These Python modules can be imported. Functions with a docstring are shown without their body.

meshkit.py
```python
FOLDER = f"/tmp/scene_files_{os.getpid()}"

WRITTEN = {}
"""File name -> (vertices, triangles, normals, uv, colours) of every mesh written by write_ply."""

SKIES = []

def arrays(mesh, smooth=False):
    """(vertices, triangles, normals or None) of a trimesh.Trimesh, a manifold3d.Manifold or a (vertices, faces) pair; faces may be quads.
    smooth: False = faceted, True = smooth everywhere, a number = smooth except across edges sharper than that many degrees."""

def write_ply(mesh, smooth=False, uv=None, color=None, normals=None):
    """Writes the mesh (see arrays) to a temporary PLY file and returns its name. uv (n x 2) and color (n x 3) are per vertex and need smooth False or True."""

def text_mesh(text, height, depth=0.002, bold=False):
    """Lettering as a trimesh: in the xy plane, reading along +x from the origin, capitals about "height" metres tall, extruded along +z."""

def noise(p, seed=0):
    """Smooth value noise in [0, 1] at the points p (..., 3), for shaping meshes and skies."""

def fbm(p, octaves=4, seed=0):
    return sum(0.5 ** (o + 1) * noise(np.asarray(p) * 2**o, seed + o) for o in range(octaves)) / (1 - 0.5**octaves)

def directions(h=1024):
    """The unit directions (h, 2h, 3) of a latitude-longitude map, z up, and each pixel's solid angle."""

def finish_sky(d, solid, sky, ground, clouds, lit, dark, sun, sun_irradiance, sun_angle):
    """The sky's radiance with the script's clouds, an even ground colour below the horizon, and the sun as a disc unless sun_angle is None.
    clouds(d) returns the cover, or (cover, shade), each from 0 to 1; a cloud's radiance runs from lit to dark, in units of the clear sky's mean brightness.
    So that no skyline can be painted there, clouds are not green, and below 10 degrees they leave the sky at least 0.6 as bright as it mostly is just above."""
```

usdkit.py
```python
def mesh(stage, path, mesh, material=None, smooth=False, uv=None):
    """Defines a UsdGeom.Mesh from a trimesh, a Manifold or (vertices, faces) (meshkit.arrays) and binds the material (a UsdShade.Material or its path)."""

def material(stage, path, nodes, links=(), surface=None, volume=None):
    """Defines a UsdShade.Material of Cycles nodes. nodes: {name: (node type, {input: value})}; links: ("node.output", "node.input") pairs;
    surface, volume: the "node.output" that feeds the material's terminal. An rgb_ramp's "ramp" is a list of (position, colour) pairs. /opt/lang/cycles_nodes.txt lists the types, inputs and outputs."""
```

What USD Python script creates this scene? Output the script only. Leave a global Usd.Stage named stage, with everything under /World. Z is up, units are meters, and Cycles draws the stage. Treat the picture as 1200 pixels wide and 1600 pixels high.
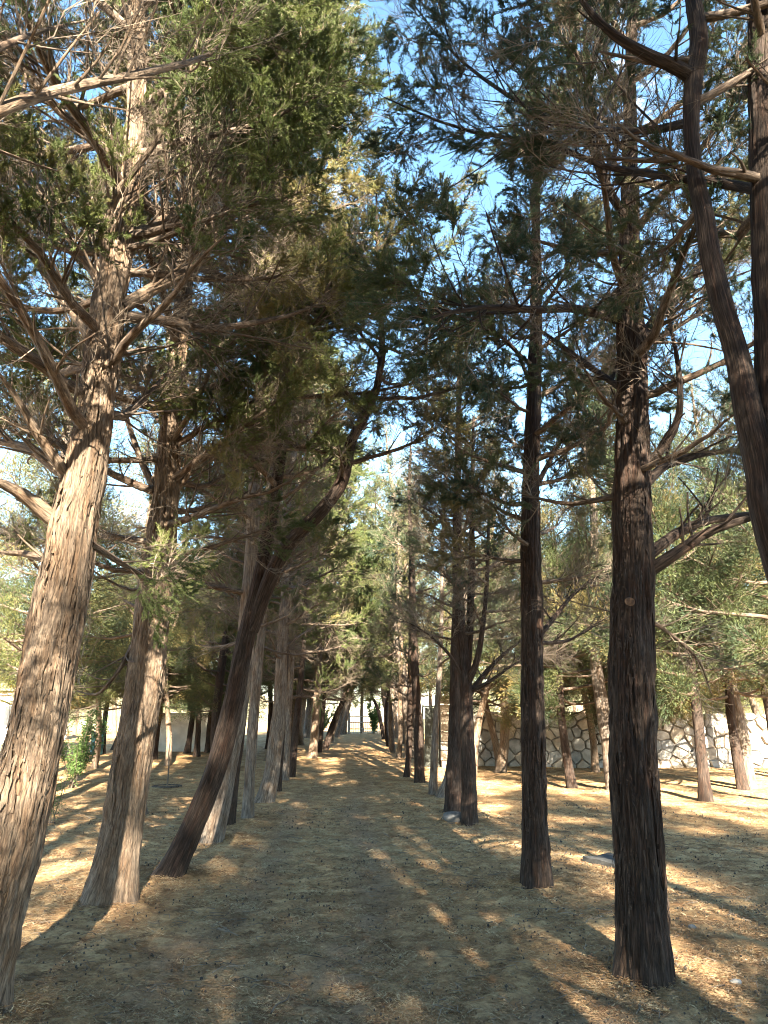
import math, random
import numpy as np
import trimesh
import usdkit
from meshkit import noise, fbm
from scipy.spatial.transform import Rotation
from scipy.spatial import Voronoi
from shapely.geometry import Polygon, box as sbox
from pxr import Gf, Sdf, Usd, UsdGeom, UsdLux, UsdShade, Vt

stage = Usd.Stage.CreateInMemory()
UsdGeom.SetStageUpAxis(stage, "Z")
UsdGeom.SetStageMetersPerUnit(stage, 1.0)
UsdGeom.Xform.Define(stage, "/World")
UsdGeom.Scope.Define(stage, "/World/Looks")

# ------------------------------------------------------------------ camera, sky, sun
F_PX, PITCH, EYE = 1150.0, math.radians(15.8), 1.6      # focal length in pixels of the 1200 x 1600 photograph
EXPOSURE = 3.75
SUN_ELEV, SUN_X, SUN_Y = math.radians(27.0), 0.167, -0.986   # low sun behind the photographer, a little to the right
SUN_I, SKY_S = 1.25, 0.05

cam = UsdGeom.Camera.Define(stage, "/World/camera")
cam.CreateHorizontalApertureAttr(24.0)
cam.CreateVerticalApertureAttr(32.0)
cam.CreateFocalLengthAttr(24.0 * F_PX / 1200.0)
cam.CreateClippingRangeAttr(Gf.Vec2f(0.05, 5000.0))
cam.CreateExposureAttr(EXPOSURE)
cx = UsdGeom.Xformable(cam)
cx.AddTranslateOp().Set(Gf.Vec3d(0, 0, EYE))
cx.AddRotateXOp().Set(90 + math.degrees(PITCH))

_h = math.hypot(SUN_X, SUN_Y)
SUN = np.array([SUN_X / _h * math.cos(SUN_ELEV), SUN_Y / _h * math.cos(SUN_ELEV), math.sin(SUN_ELEV)])
skymat = usdkit.material(stage, "/World/Looks/sky_look", {
    "sky": ("sky_texture", {"sky_type": "single_scattering", "sun_disc": False, "sun_elevation": SUN_ELEV,
                            "sun_rotation": math.atan2(SUN_X, SUN_Y), "air_density": 1.0, "aerosol_density": 0.05, "ozone_density": 1.2}),
    "tc": ("texture_coordinate", {}),
    "map": ("mapping", {"scale": (2.2, 2.2, 5.0), "location": (0.3, 0.1, 0.4)}),
    "n": ("noise_texture", {"scale": 1.6, "detail": 6.0, "roughness": 0.62, "distortion": 0.6}),
    "r": ("rgb_ramp", {"ramp": [(0.0, (0, 0, 0)), (0.60, (0, 0, 0)), (0.78, (0.55, 0.55, 0.55)), (1.0, (0.9, 0.9, 0.9))]}),
    "hs": ("hsv", {"hue": 0.488, "saturation": 1.08, "value": 1.0}),
    "mix": ("mix", {"mix_type": "mix", "color2": (18.0, 16.8, 15.4)}),
    "bg": ("background_shader", {"strength": SKY_S})},
    [("tc.generated", "map.vector"), ("map.vector", "n.vector"), ("n.fac", "r.fac"), ("r.color", "mix.fac"), ("sky.color", "hs.color"), ("hs.color", "mix.color1"), ("mix.color", "bg.color")],
    surface="bg.background")
dome = UsdLux.DomeLight.Define(stage, "/World/sky")
dome.CreateIntensityAttr(1.0)
UsdShade.MaterialBindingAPI.Apply(dome.GetPrim()).Bind(skymat)
dome.GetPrim().SetCustomDataByKey("kind", "structure")
dome.GetPrim().SetCustomDataByKey("label", "deep blue afternoon sky with a few thin white clouds")
dome.GetPrim().SetCustomDataByKey("category", "sky")

sun = UsdLux.DistantLight.Define(stage, "/World/sun")
sun.CreateIntensityAttr(SUN_I)
sun.CreateAngleAttr(0.5)
sun.CreateColorAttr(Gf.Vec3f(1.0, 0.87, 0.69))
sun.GetPrim().CreateAttribute("inputs:normalize", Sdf.ValueTypeNames.Bool).Set(True)
_x = np.cross([0, 0, 1.0], SUN); _x /= np.linalg.norm(_x)
_y = np.cross(SUN, _x)
_m = Gf.Matrix4d(1.0)
for _i, _r in enumerate((_x, _y, SUN)):
    _m.SetRow(_i, Gf.Vec4d(*map(float, _r), 0.0))
UsdGeom.Xformable(sun).AddTransformOp().Set(_m)

# ------------------------------------------------------------------ helpers
def sstep(a, b, x):
    t = np.clip((np.asarray(x, float) - a) / (b - a), 0, 1)
    return t * t * (3 - 2 * t)

MOUNDS = ((-2.4, 4.8), (-2.6, 7.65), (-2.35, 8.75), (1.72, 5.47), (1.56, 8.25), (1.4, 12.9), (-2.35, 11.3), (-2.3, 12.7), (-2.4, 13.8))
def height(x, y):
    x, y = np.asarray(x, float), np.asarray(y, float)
    s = x + 0.036 * y
    h = 0.72 * sstep(15, 52, y) * (1 - 0.35 * sstep(2.0, 8.0, s)) - 1.2 * sstep(62, 120, y)
    p = np.stack([x * 0.45, y * 0.45, x * 0], -1)
    h = h + (fbm(p, 3, 5) - 0.5) * 0.14 * sstep(1.0, 3.0, np.abs(s + 0.4)) * (np.abs(y) < 120)
    for mx, my in MOUNDS:                                     # litter heaped round the nearer trunks
        h = h + 0.075 * np.exp(-((x - mx) ** 2 + (y - my) ** 2) / 0.36 ** 2)
    # worn path, a little lower than the verges, with two shallow wheel tracks
    h = h - 0.05 * np.exp(-((s + 0.45) / 1.3) ** 2) * sstep(0, 4, y + 60)
    for c in (-1.05, 0.15):
        h = h - 0.025 * np.exp(-((s - c) / 0.17) ** 2)
    return h

TH = PITCH
def ray(px, py):
    d = np.array([px - 600.0, F_PX * math.cos(TH) - (800.0 - py) * math.sin(TH), F_PX * math.sin(TH) + (800.0 - py) * math.cos(TH)])
    return d / np.linalg.norm(d)

def on_ground(px, py):
    """The point of the ground that the photograph shows at pixel (px, py)."""
    d = ray(px, py)
    t, step = 1.0, 0.05
    while t < 400:
        p = d * t
        if EYE + p[2] < float(height(p[0], p[1])):
            break
        step = 0.004 * t + 0.01
        t += step
    p = d * t
    return np.array([p[0], p[1], float(height(p[0], p[1]))])

def at_depth(px, py, Y):
    d = ray(px, py)
    p = d * (Y / d[1])
    return np.array([p[0], p[1], p[2] + EYE])

def px_size(p):
    """Metres per pixel of the photograph at point p."""
    return (p[1] * math.cos(TH) + (p[2] - EYE) * math.sin(TH)) / F_PX

NAMES = {}
def unique(parent, name):
    k = (parent, name)
    NAMES[k] = NAMES.get(k, -1) + 1
    return f"{parent}/{name}" + (f"_{NAMES[k]:03d}" if NAMES[k] else "")

def tag(prim, label=None, cat=None, group=None, kind=None):
    prim = prim.GetPrim() if hasattr(prim, "GetPrim") else prim
    for k, v in (("label", label), ("category", cat), ("group", group), ("kind", kind)):
        if v:
            prim.SetCustomDataByKey(k, v)
    return prim

def thing(name, loc=(0, 0, 0), label=None, cat=None, group=None, kind=None, rotz=0.0):
    path = unique("/World", name)
    x = UsdGeom.Xform.Define(stage, path)
    x.AddTranslateOp().Set(Gf.Vec3d(*map(float, loc)))
    if rotz:
        x.AddRotateZOp().Set(float(rotz))
    tag(x, label, cat, group, kind)
    return path

def part(parent, name, mesh, mat, smooth=False, uv=None, label=None, kind=None):
    path = unique(parent, name)
    m = usdkit.mesh(stage, path, mesh, mat, smooth=smooth, uv=uv)
    tag(m, label, None, None, kind)
    return path

def tubes(P, R, k=5, cap=False, ref=None):
    """Tapered tubes. P (N, S, 3), R (N, S). Returns vertices, triangles, uv (metres)."""
    P, R = np.asarray(P, float), np.asarray(R, float)
    if P.ndim == 2:
        P, R = P[None], R[None]
    N, S = R.shape
    T = np.gradient(P, axis=1)
    T /= np.maximum(np.linalg.norm(T, axis=2, keepdims=True), 1e-9)
    r0 = np.tile(np.array([0.0, 1.0, 0.0]) if ref is None else np.asarray(ref, float), (N, 1))
    mean = T.mean(1)
    bad = np.abs((r0 * mean).sum(1)) > 0.8 * np.linalg.norm(mean, axis=1)
    r0[bad] = (1.0, 0.0, 0.2)
    A = r0[:, None] - T * (T * r0[:, None]).sum(2, keepdims=True)
    A /= np.maximum(np.linalg.norm(A, axis=2, keepdims=True), 1e-9)
    B = np.cross(T, A)
    th = np.linspace(0, 2 * np.pi, k + 1)
    ring = A[:, :, None] * np.cos(th)[None, None, :, None] + B[:, :, None] * np.sin(th)[None, None, :, None]
    V = P[:, :, None] + ring * R[:, :, None, None]
    L = np.concatenate([np.zeros((N, 1)), np.cumsum(np.linalg.norm(np.diff(P, axis=1), axis=2), axis=1)], 1)
    UV = np.stack(np.broadcast_arrays(th[None, None, :] * np.maximum(R.mean(1), 0.01)[:, None, None], L[:, :, None]), -1)
    i = np.arange(S - 1)[:, None] * (k + 1) + np.arange(k)[None]
    q = np.stack([i, i + 1, i + k + 2, i + k + 1], -1).reshape(-1, 4)
    f = np.vstack([q[:, [0, 1, 2]], q[:, [0, 2, 3]]])
    Fa = (f[None] + (np.arange(N) * S * (k + 1))[:, None, None]).reshape(-1, 3)
    return V.reshape(-1, 3), Fa, UV.reshape(-1, 2)

def join(parts):
    vs, fs, us, n = [], [], [], 0
    for p in parts:
        vs.append(p[0]); fs.append(p[1] + n); n += len(p[0])
        if len(p) > 2:
            us.append(p[2])
    return np.vstack(vs), np.vstack(fs), (np.vstack(us) if us else None)

def spline(pts, n):
    """Catmull-Rom through the rows of pts (any number of columns)."""
    pts = np.asarray(pts, float)
    q = np.vstack([2 * pts[0] - pts[1], pts, 2 * pts[-1] - pts[-2]])
    d = np.concatenate([[0], np.cumsum(np.linalg.norm(np.diff(pts[:, :3], axis=0), axis=1))])
    s = np.linspace(0, d[-1], n)
    i = np.clip(np.searchsorted(d, s, "right") - 1, 0, len(pts) - 2)
    t = ((s - d[i]) / np.maximum(d[i + 1] - d[i], 1e-9))[:, None]
    p0, p1, p2, p3 = q[i], q[i + 1], q[i + 2], q[i + 3]
    return 0.5 * (2 * p1 + (p2 - p0) * t + (2 * p0 - 5 * p1 + 4 * p2 - p3) * t ** 2 + (3 * p1 - p0 - 3 * p2 + p3) * t ** 3)

def instancer(path, protos, pos, quat, scale, idx):
    pi = UsdGeom.PointInstancer.Define(stage, path)
    pi.CreatePrototypesRel().SetTargets([Sdf.Path(p) for p in protos])
    pi.CreatePositionsAttr(Vt.Vec3fArray.FromNumpy(np.asarray(pos, np.float32)))
    pi.CreateProtoIndicesAttr(Vt.IntArray.FromNumpy(np.asarray(idx, np.int32)))
    q = np.asarray(quat, float)
    pi.CreateOrientationsAttr(Vt.QuathArray([Gf.Quath(float(a[3]), float(a[0]), float(a[1]), float(a[2])) for a in q]))
    s = np.asarray(scale, np.float32)
    if s.ndim == 1:
        s = np.repeat(s[:, None], 3, 1)
    pi.CreateScalesAttr(Vt.Vec3fArray.FromNumpy(s))
    return pi

def frames(D, rng, roll=None):
    """Quaternions (x y z w) that turn +x into the rows of D, rolled at random."""
    D = D / np.maximum(np.linalg.norm(D, axis=1, keepdims=True), 1e-9)
    up = np.tile([0.0, 0.0, 1.0], (len(D), 1))
    up[np.abs(D[:, 2]) > 0.95] = (1, 0, 0)
    Yv = np.cross(up, D); Yv /= np.linalg.norm(Yv, axis=1, keepdims=True)
    Z = np.cross(D, Yv)
    r = rng.uniform(-math.pi, math.pi, len(D)) if roll is None else rng.normal(0, roll, len(D))
    Y2 = Yv * np.cos(r)[:, None] + Z * np.sin(r)[:, None]
    Z2 = np.cross(D, Y2)
    return Rotation.from_matrix(np.stack([D, Y2, Z2], 2)).as_quat()

# ------------------------------------------------------------------ materials
def bark_look(name, dark, mid, light, patch, bump=0.85, su=60.0, sv=5.5):
    return usdkit.material(stage, "/World/Looks/" + name, {
        "tc": ("texture_coordinate", {}),
        "m1": ("mapping", {"scale": (su, sv, 1.0)}),
        "n1": ("noise_texture", {"scale": 1.0, "detail": 5.0, "roughness": 0.65, "distortion": 0.5}),
        "r1": ("rgb_ramp", {"ramp": [(0.0, dark), (0.33, dark), (0.50, mid), (0.70, light), (1.0, light)]}),
        "m2": ("mapping", {"scale": (9.0, 2.2, 1.0)}),
        "n2": ("noise_texture", {"scale": 1.0, "detail": 3.0, "roughness": 0.6}),
        "r2": ("rgb_ramp", {"ramp": [(0.0, (0, 0, 0)), (0.45, (0, 0, 0)), (0.62, (1, 1, 1)), (1.0, (1, 1, 1))]}),
        "mx": ("mix", {"mix_type": "multiply", "color2": patch}),
        "m3": ("mapping", {"scale": (su * 3.2, sv * 3.2, 1.0)}),
        "n3": ("noise_texture", {"scale": 1.0, "detail": 3.0, "roughness": 0.6}),
        "add": ("math", {"math_type": "multiply_add", "value2": 0.6}),
        "r3": ("rgb_ramp", {"ramp": [(0.0, (0.45, 0.45, 0.45)), (0.36, (0.55, 0.55, 0.55)), (0.5, (1.0, 1.0, 1.0)), (0.68, (1.3, 1.28, 1.25)), (1.0, (1.4, 1.38, 1.35))]}),
        "mf": ("mix", {"mix_type": "multiply", "fac": 1.0}),
        "b": ("bump", {"strength": bump, "distance": 0.02}),
        "p": ("principled_bsdf", {"roughness": 0.85, "specular_ior_level": 0.25})},
        [("tc.UV", "m1.vector"), ("m1.vector", "n1.vector"), ("n1.fac", "r1.fac"), ("tc.UV", "m2.vector"), ("m2.vector", "n2.vector"), ("n2.fac", "r2.fac"),
         ("r2.color", "mx.fac"), ("r1.color", "mx.color1"), ("mx.color", "mf.color1"), ("n3.fac", "r3.fac"), ("r3.color", "mf.color2"), ("mf.color", "p.base_color"), ("tc.UV", "m3.vector"), ("m3.vector", "n3.vector"),
         ("n3.fac", "add.value1"), ("n1.fac", "add.value3"), ("add.value", "b.height"), ("b.normal", "p.normal")], surface="p.BSDF")

BARK_TAN = bark_look("bark_tan", (0.065, 0.048, 0.036), (0.155, 0.118, 0.086), (0.27, 0.215, 0.16), (0.84, 0.73, 0.63))
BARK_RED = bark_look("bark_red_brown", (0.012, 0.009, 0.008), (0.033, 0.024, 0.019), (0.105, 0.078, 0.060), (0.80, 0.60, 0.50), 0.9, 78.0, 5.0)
BARK_GREY = bark_look("bark_grey", (0.050, 0.042, 0.036), (0.14, 0.118, 0.098), (0.27, 0.232, 0.19), (0.78, 0.66, 0.56), 0.85, 45.0, 4.0)
BARK_LIMB = bark_look("bark_limb", (0.035, 0.027, 0.021), (0.095, 0.073, 0.056), (0.20, 0.16, 0.125), (0.75, 0.60, 0.50), 0.4, 70.0, 9.0)

def plain(name, color, color2=None, scale=20.0, rough=0.85, bump=0.0, spec=0.3, detail=4.0):
    nodes = {"g": ("geometry", {}), "n": ("noise_texture", {"scale": scale, "detail": detail, "roughness": 0.6}),
             "r": ("rgb_ramp", {"ramp": [(0.0, color), (0.38, color), (0.64, color2 or color), (1.0, color2 or color)]}),
             "p": ("principled_bsdf", {"roughness": rough, "specular_ior_level": spec})}
    links = [("g.position", "n.vector"), ("n.fac", "r.fac"), ("r.color", "p.base_color")]
    if bump:
        nodes["b"] = ("bump", {"strength": bump, "distance": 0.02})
        links += [("n.fac", "b.height"), ("b.normal", "p.normal")]
    return usdkit.material(stage, "/World/Looks/" + name, nodes, links, surface="p.BSDF")

TWIG = plain("dead_twig", (0.060, 0.046, 0.036), (0.22, 0.18, 0.135), 4.0)
WOODCUT = plain("cut_wood", (0.07, 0.042, 0.027), (0.17, 0.105, 0.065), 45.0)

def leaf_look(name, a, b, c, trans=0.28, s1=0.9, s2=9.0):
    """a, b: greens; c: the dry tips."""
    return usdkit.material(stage, "/World/Looks/" + name, {
        "g": ("geometry", {}),
        "n1": ("noise_texture", {"scale": s1, "detail": 3.0, "roughness": 0.6}),
        "r1": ("rgb_ramp", {"ramp": [(0.0, a), (0.40, a), (0.60, b), (1.0, b)]}),
        "n2": ("noise_texture", {"scale": s2, "detail": 2.0, "roughness": 0.6}),
        "n3": ("noise_texture", {"scale": 0.55, "detail": 2.0}),
        "ad": ("math", {"math_type": "multiply_add", "value2": 0.45}),
        "r2": ("rgb_ramp", {"ramp": [(0.0, (0, 0, 0)), (0.78, (0, 0, 0)), (0.92, (0.9, 0.9, 0.9)), (1.0, (0.9, 0.9, 0.9))]}),
        "mx": ("mix", {"mix_type": "mix", "color2": c}),
        "d": ("principled_bsdf", {"roughness": 0.6, "specular_ior_level": 0.35}),
        "t": ("translucent_bsdf", {}),
        "mc": ("mix_closure", {"fac": trans})},
        [("g.position", "n1.vector"), ("n1.fac", "r1.fac"), ("g.position", "n2.vector"), ("g.position", "n3.vector"), ("n2.fac", "ad.value1"), ("n3.fac", "ad.value3"),
         ("ad.value", "r2.fac"), ("r2.color", "mx.fac"), ("r1.color", "mx.color1"), ("mx.color", "d.base_color"), ("mx.color", "t.color"),
         ("d.BSDF", "mc.closure1"), ("t.BSDF", "mc.closure2")], surface="mc.closure")

LEAF_OLIVE = leaf_look("leaf_olive", (0.055, 0.086, 0.026), (0.115, 0.142, 0.040), (0.22, 0.19, 0.07))
LEAF_BLUE = leaf_look("leaf_blue_green", (0.030, 0.058, 0.034), (0.075, 0.102, 0.042), (0.19, 0.165, 0.07))
LEAF_FAR = leaf_look("leaf_far", (0.042, 0.062, 0.022), (0.110, 0.116, 0.040), (0.24, 0.19, 0.08), s1=2.0)
LEAF_GROVE = leaf_look("leaf_grove", (0.024, 0.042, 0.018), (0.062, 0.078, 0.026), (0.19, 0.135, 0.045), 0.25, s1=1.8)
LEAF_BRIGHT = leaf_look("leaf_bright", (0.12, 0.165, 0.028), (0.20, 0.22, 0.038), (0.27, 0.18, 0.04), 0.45)
LEAF_BUSH = leaf_look("leaf_bush", (0.060, 0.125, 0.035), (0.10, 0.165, 0.045), (0.15, 0.18, 0.06), 0.4)
GRASS = plain("dry_grass_look", (0.30, 0.225, 0.125), (0.52, 0.41, 0.25), 3.0)
NEEDLE = plain("needle_litter_look", (0.15, 0.090, 0.050), (0.36, 0.240, 0.132), 5.0)
DEBRIS = plain("debris_look", (0.030, 0.024, 0.020), (0.10, 0.080, 0.062), 9.0)
STONE_A = plain("stone_pale", (0.27, 0.25, 0.22), (0.43, 0.40, 0.35), 4.0, bump=0.4)
STONE_B = plain("stone_warm", (0.26, 0.215, 0.165), (0.40, 0.345, 0.27), 5.0, bump=0.4)
STONE_C = plain("stone_grey", (0.18, 0.18, 0.17), (0.32, 0.31, 0.29), 5.0, bump=0.4)
MORTAR = plain("mortar", (0.12, 0.108, 0.093), (0.21, 0.19, 0.165), 9.0)
RENDER = plain("white_render", (0.48, 0.46, 0.42), (0.62, 0.60, 0.55), 2.5)
ROCK = plain("grey_rock", (0.09, 0.09, 0.088), (0.16, 0.157, 0.15), 14.0, bump=0.5)
SLAB = plain("slab_grey", (0.035, 0.037, 0.037), (0.060, 0.062, 0.060), 11.0, bump=0.3)
METAL_DARK = plain("painted_metal", (0.030, 0.036, 0.030), (0.050, 0.055, 0.045), 4.0, 0.6)
BIN = plain("bin_teal", (0.012, 0.05, 0.055), (0.02, 0.065, 0.07), 8.0, 0.5)
GLASSY = plain("window_dark", (0.03, 0.035, 0.04), (0.05, 0.055, 0.06), 2.0, 0.2, spec=0.6)
ROOF = plain("roof_grey", (0.16, 0.155, 0.15), (0.22, 0.215, 0.205), 4.0)
WHITE = plain("white_paint", (0.46, 0.45, 0.43), (0.58, 0.57, 0.54), 3.0, 0.6)
HILLMAT = plain("hill_dry", (0.15, 0.145, 0.07), (0.36, 0.31, 0.19), 0.06, detail=6.0)

# ground: litter brown, straw and bare grey soil, mixed by a per-vertex "soil" (wheel tracks and worn ground) and noises
GROUND = usdkit.material(stage, "/World/Looks/ground_look", {
    "g": ("geometry", {}),
    "a": ("attribute", {}),
    "n1": ("noise_texture", {"scale": 0.55, "detail": 4.0, "roughness": 0.6}),
    "n2": ("noise_texture", {"scale": 30.0, "detail": 8.0, "roughness": 0.82}),
    "n3": ("noise_texture", {"scale": 4.0, "detail": 5.0, "roughness": 0.7}),
    "r1": ("rgb_ramp", {"ramp": [(0.0, (0.19, 0.104, 0.050)), (0.36, (0.24, 0.135, 0.064)), (0.50, (0.38, 0.240, 0.114)), (0.62, (0.54, 0.370, 0.185)), (1.0, (0.58, 0.415, 0.22))]}),
    "r2": ("rgb_ramp", {"ramp": [(0.0, (0.30, 0.30, 0.30)), (0.36, (0.50, 0.50, 0.50)), (0.50, (0.92, 0.92, 0.92)), (0.64, (1.20, 1.18, 1.12)), (1.0, (1.4, 1.36, 1.28))]}),
    "mul": ("mix", {"mix_type": "multiply", "fac": 1.0}),
    "s1": ("rgb_ramp", {"ramp": [(0.0, (0.085, 0.056, 0.035)), (0.40, (0.185, 0.124, 0.076)), (0.60, (0.34, 0.240, 0.150)), (1.0, (0.42, 0.31, 0.20))]}),
    "sep": ("separate_color", {}),
    "mm": ("math", {"math_type": "multiply_add", "value2": 0.9, "value3": -0.45}),
    "sa": ("math", {"math_type": "add", "use_clamp": True}),
    "mx": ("mix", {"mix_type": "mix"}),
    "av": ("math", {"math_type": "multiply_add", "value2": 0.5, "value3": 0.0}),
    "bh": ("math", {"math_type": "multiply_add", "value2": 0.6}),
    "b": ("bump", {"strength": 1.0, "distance": 0.045}),
    "p": ("principled_bsdf", {"roughness": 0.95, "specular_ior_level": 0.15})},
    [("g.position", "n1.vector"), ("g.position", "n2.vector"), ("g.position", "n3.vector"),
     ("n3.fac", "av.value1"), ("n1.fac", "bh.value3"), ("n2.fac", "bh.value1"),
     ("n3.fac", "mm.value1"), ("a.color", "sep.color"), ("sep.r", "sa.value1"), ("mm.value", "sa.value2"),
     ("n3.fac", "r1.fac"), ("n2.fac", "r2.fac"), ("r1.color", "mul.color1"), ("r2.color", "mul.color2"),
     ("n2.fac", "s1.fac"), ("sa.value", "mx.fac"), ("mul.color", "mx.color1"), ("s1.color", "mx.color2"),
     ("mx.color", "p.base_color"), ("bh.value", "b.height"), ("b.normal", "p.normal")], surface="p.BSDF")
stage.GetPrimAtPath("/World/Looks/ground_look/a").CreateAttribute("inputs:attribute", Sdf.ValueTypeNames.String).Set("soil")

# ------------------------------------------------------------------ the ground, and the hill beyond
def axis_steps(spans):
    out = []
    for a, b, s in spans:
        out.append(np.arange(a, b, s))
    return np.concatenate(out + [[spans[-1][1]]])
gx = axis_steps([(-700, -60, 80), (-60, -14, 2.0), (-14, -5, 0.3), (-5, 5.5, 0.05), (5.5, 16, 0.3), (16, 60, 2.0), (60, 700, 80)])
gy = axis_steps([(-200, -20, 15), (-20, 2.6, 0.8), (2.6, 12, 0.04), (12, 24, 0.1), (24, 60, 0.5), (60, 140, 4), (140, 900, 60)])
GX, GY = np.meshgrid(gx, gy)
GZ = height(GX, GY)
near = sstep(26, 12, GY) * (np.abs(GX) < 6)
_p = np.stack([GX * 7, GY * 7, GX * 0], -1)
GZ = GZ + near * ((fbm(_p, 4, 21) - 0.5) * 0.065 + (noise(_p * 3.1, 9) - 0.5) * 0.020)
S_ = GX + 0.036 * GY
soil = 0.06 + 0 * S_
_w = 0.25 * (fbm(np.stack([GX * 0 + 3, GY * 0.35, GX * 0], -1), 2, 3) - 0.5)
for c, wd, am in ((-1.05, 0.22, 0.75), (0.15, 0.27, 0.9)):
    soil = np.maximum(soil, am * np.exp(-((S_ + _w * 2 - c) / wd) ** 2) * sstep(30, 10, GY))
soil = np.maximum(soil, 0.50 * np.exp(-((S_ + 0.2) / 1.0) ** 2) * sstep(9.5, 5.0, GY))
for bx, by, br in ((1.05, 4.75, 0.55), (0.9, 4.3, 0.5), (-0.5, 5.2, 0.6)):
    soil = np.maximum(soil, 0.85 * np.exp(-(((GX - bx) / br) ** 2 + ((GY - by) / (br * 0.6)) ** 2)))
soil = soil - 0.25 * sstep(8, 20, GY) * sstep(2.0, 4.0, np.abs(S_))
ny, nx = GX.shape
ii = (np.arange(ny - 1)[:, None] * nx + np.arange(nx - 1)[None]).ravel()
gf = np.vstack([np.stack([ii, ii + 1, ii + nx + 1], 1), np.stack([ii, ii + nx + 1, ii + nx], 1)])
gm = usdkit.mesh(stage, "/World/ground", (np.stack([GX.ravel(), GY.ravel(), GZ.ravel()], 1), gf), GROUND, smooth=True)
UsdGeom.PrimvarsAPI(gm).CreatePrimvar("soil", Sdf.ValueTypeNames.Color3fArray, "vertex").Set(Vt.Vec3fArray.FromNumpy(np.repeat(soil.reshape(-1, 1), 3, 1).astype(np.float32)))
tag(gm, "dry brown ground of needle litter and straw with a worn track down the avenue", "ground", kind="structure")

hx, hy = np.meshgrid(np.linspace(-420, 420, 120), np.linspace(95, 420, 60))
hz = 34 * sstep(100, 260, hy) * (0.55 + 0.75 * fbm(np.stack([hx / 90, hy / 90, hx * 0], -1), 4, 31)) * sstep(12, 95, np.abs(hx + 8)) - 6 * sstep(60, 0, hy - 95) - 1.5
hi = (np.arange(59)[:, None] * 120 + np.arange(119)[None]).ravel()
hf = np.vstack([np.stack([hi, hi + 1, hi + 121], 1), np.stack([hi, hi + 121, hi + 120], 1)])
hm = usdkit.mesh(stage, "/World/hills", (np.stack([hx.ravel(), hy.ravel(), hz.ravel()], 1), hf), HILLMAT, smooth=True)
tag(hm, "pale dry sunlit hillside far behind the trees and wall", "hill", kind="structure")

# ------------------------------------------------------------------ twig and foliage pieces that the crowns are made of
def rnd_perp(D, rng):
    r = rng.normal(size=D.shape)
    r -= D * (r * D).sum(-1, keepdims=True)
    return r / np.maximum(np.linalg.norm(r, axis=-1, keepdims=True), 1e-9)

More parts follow.
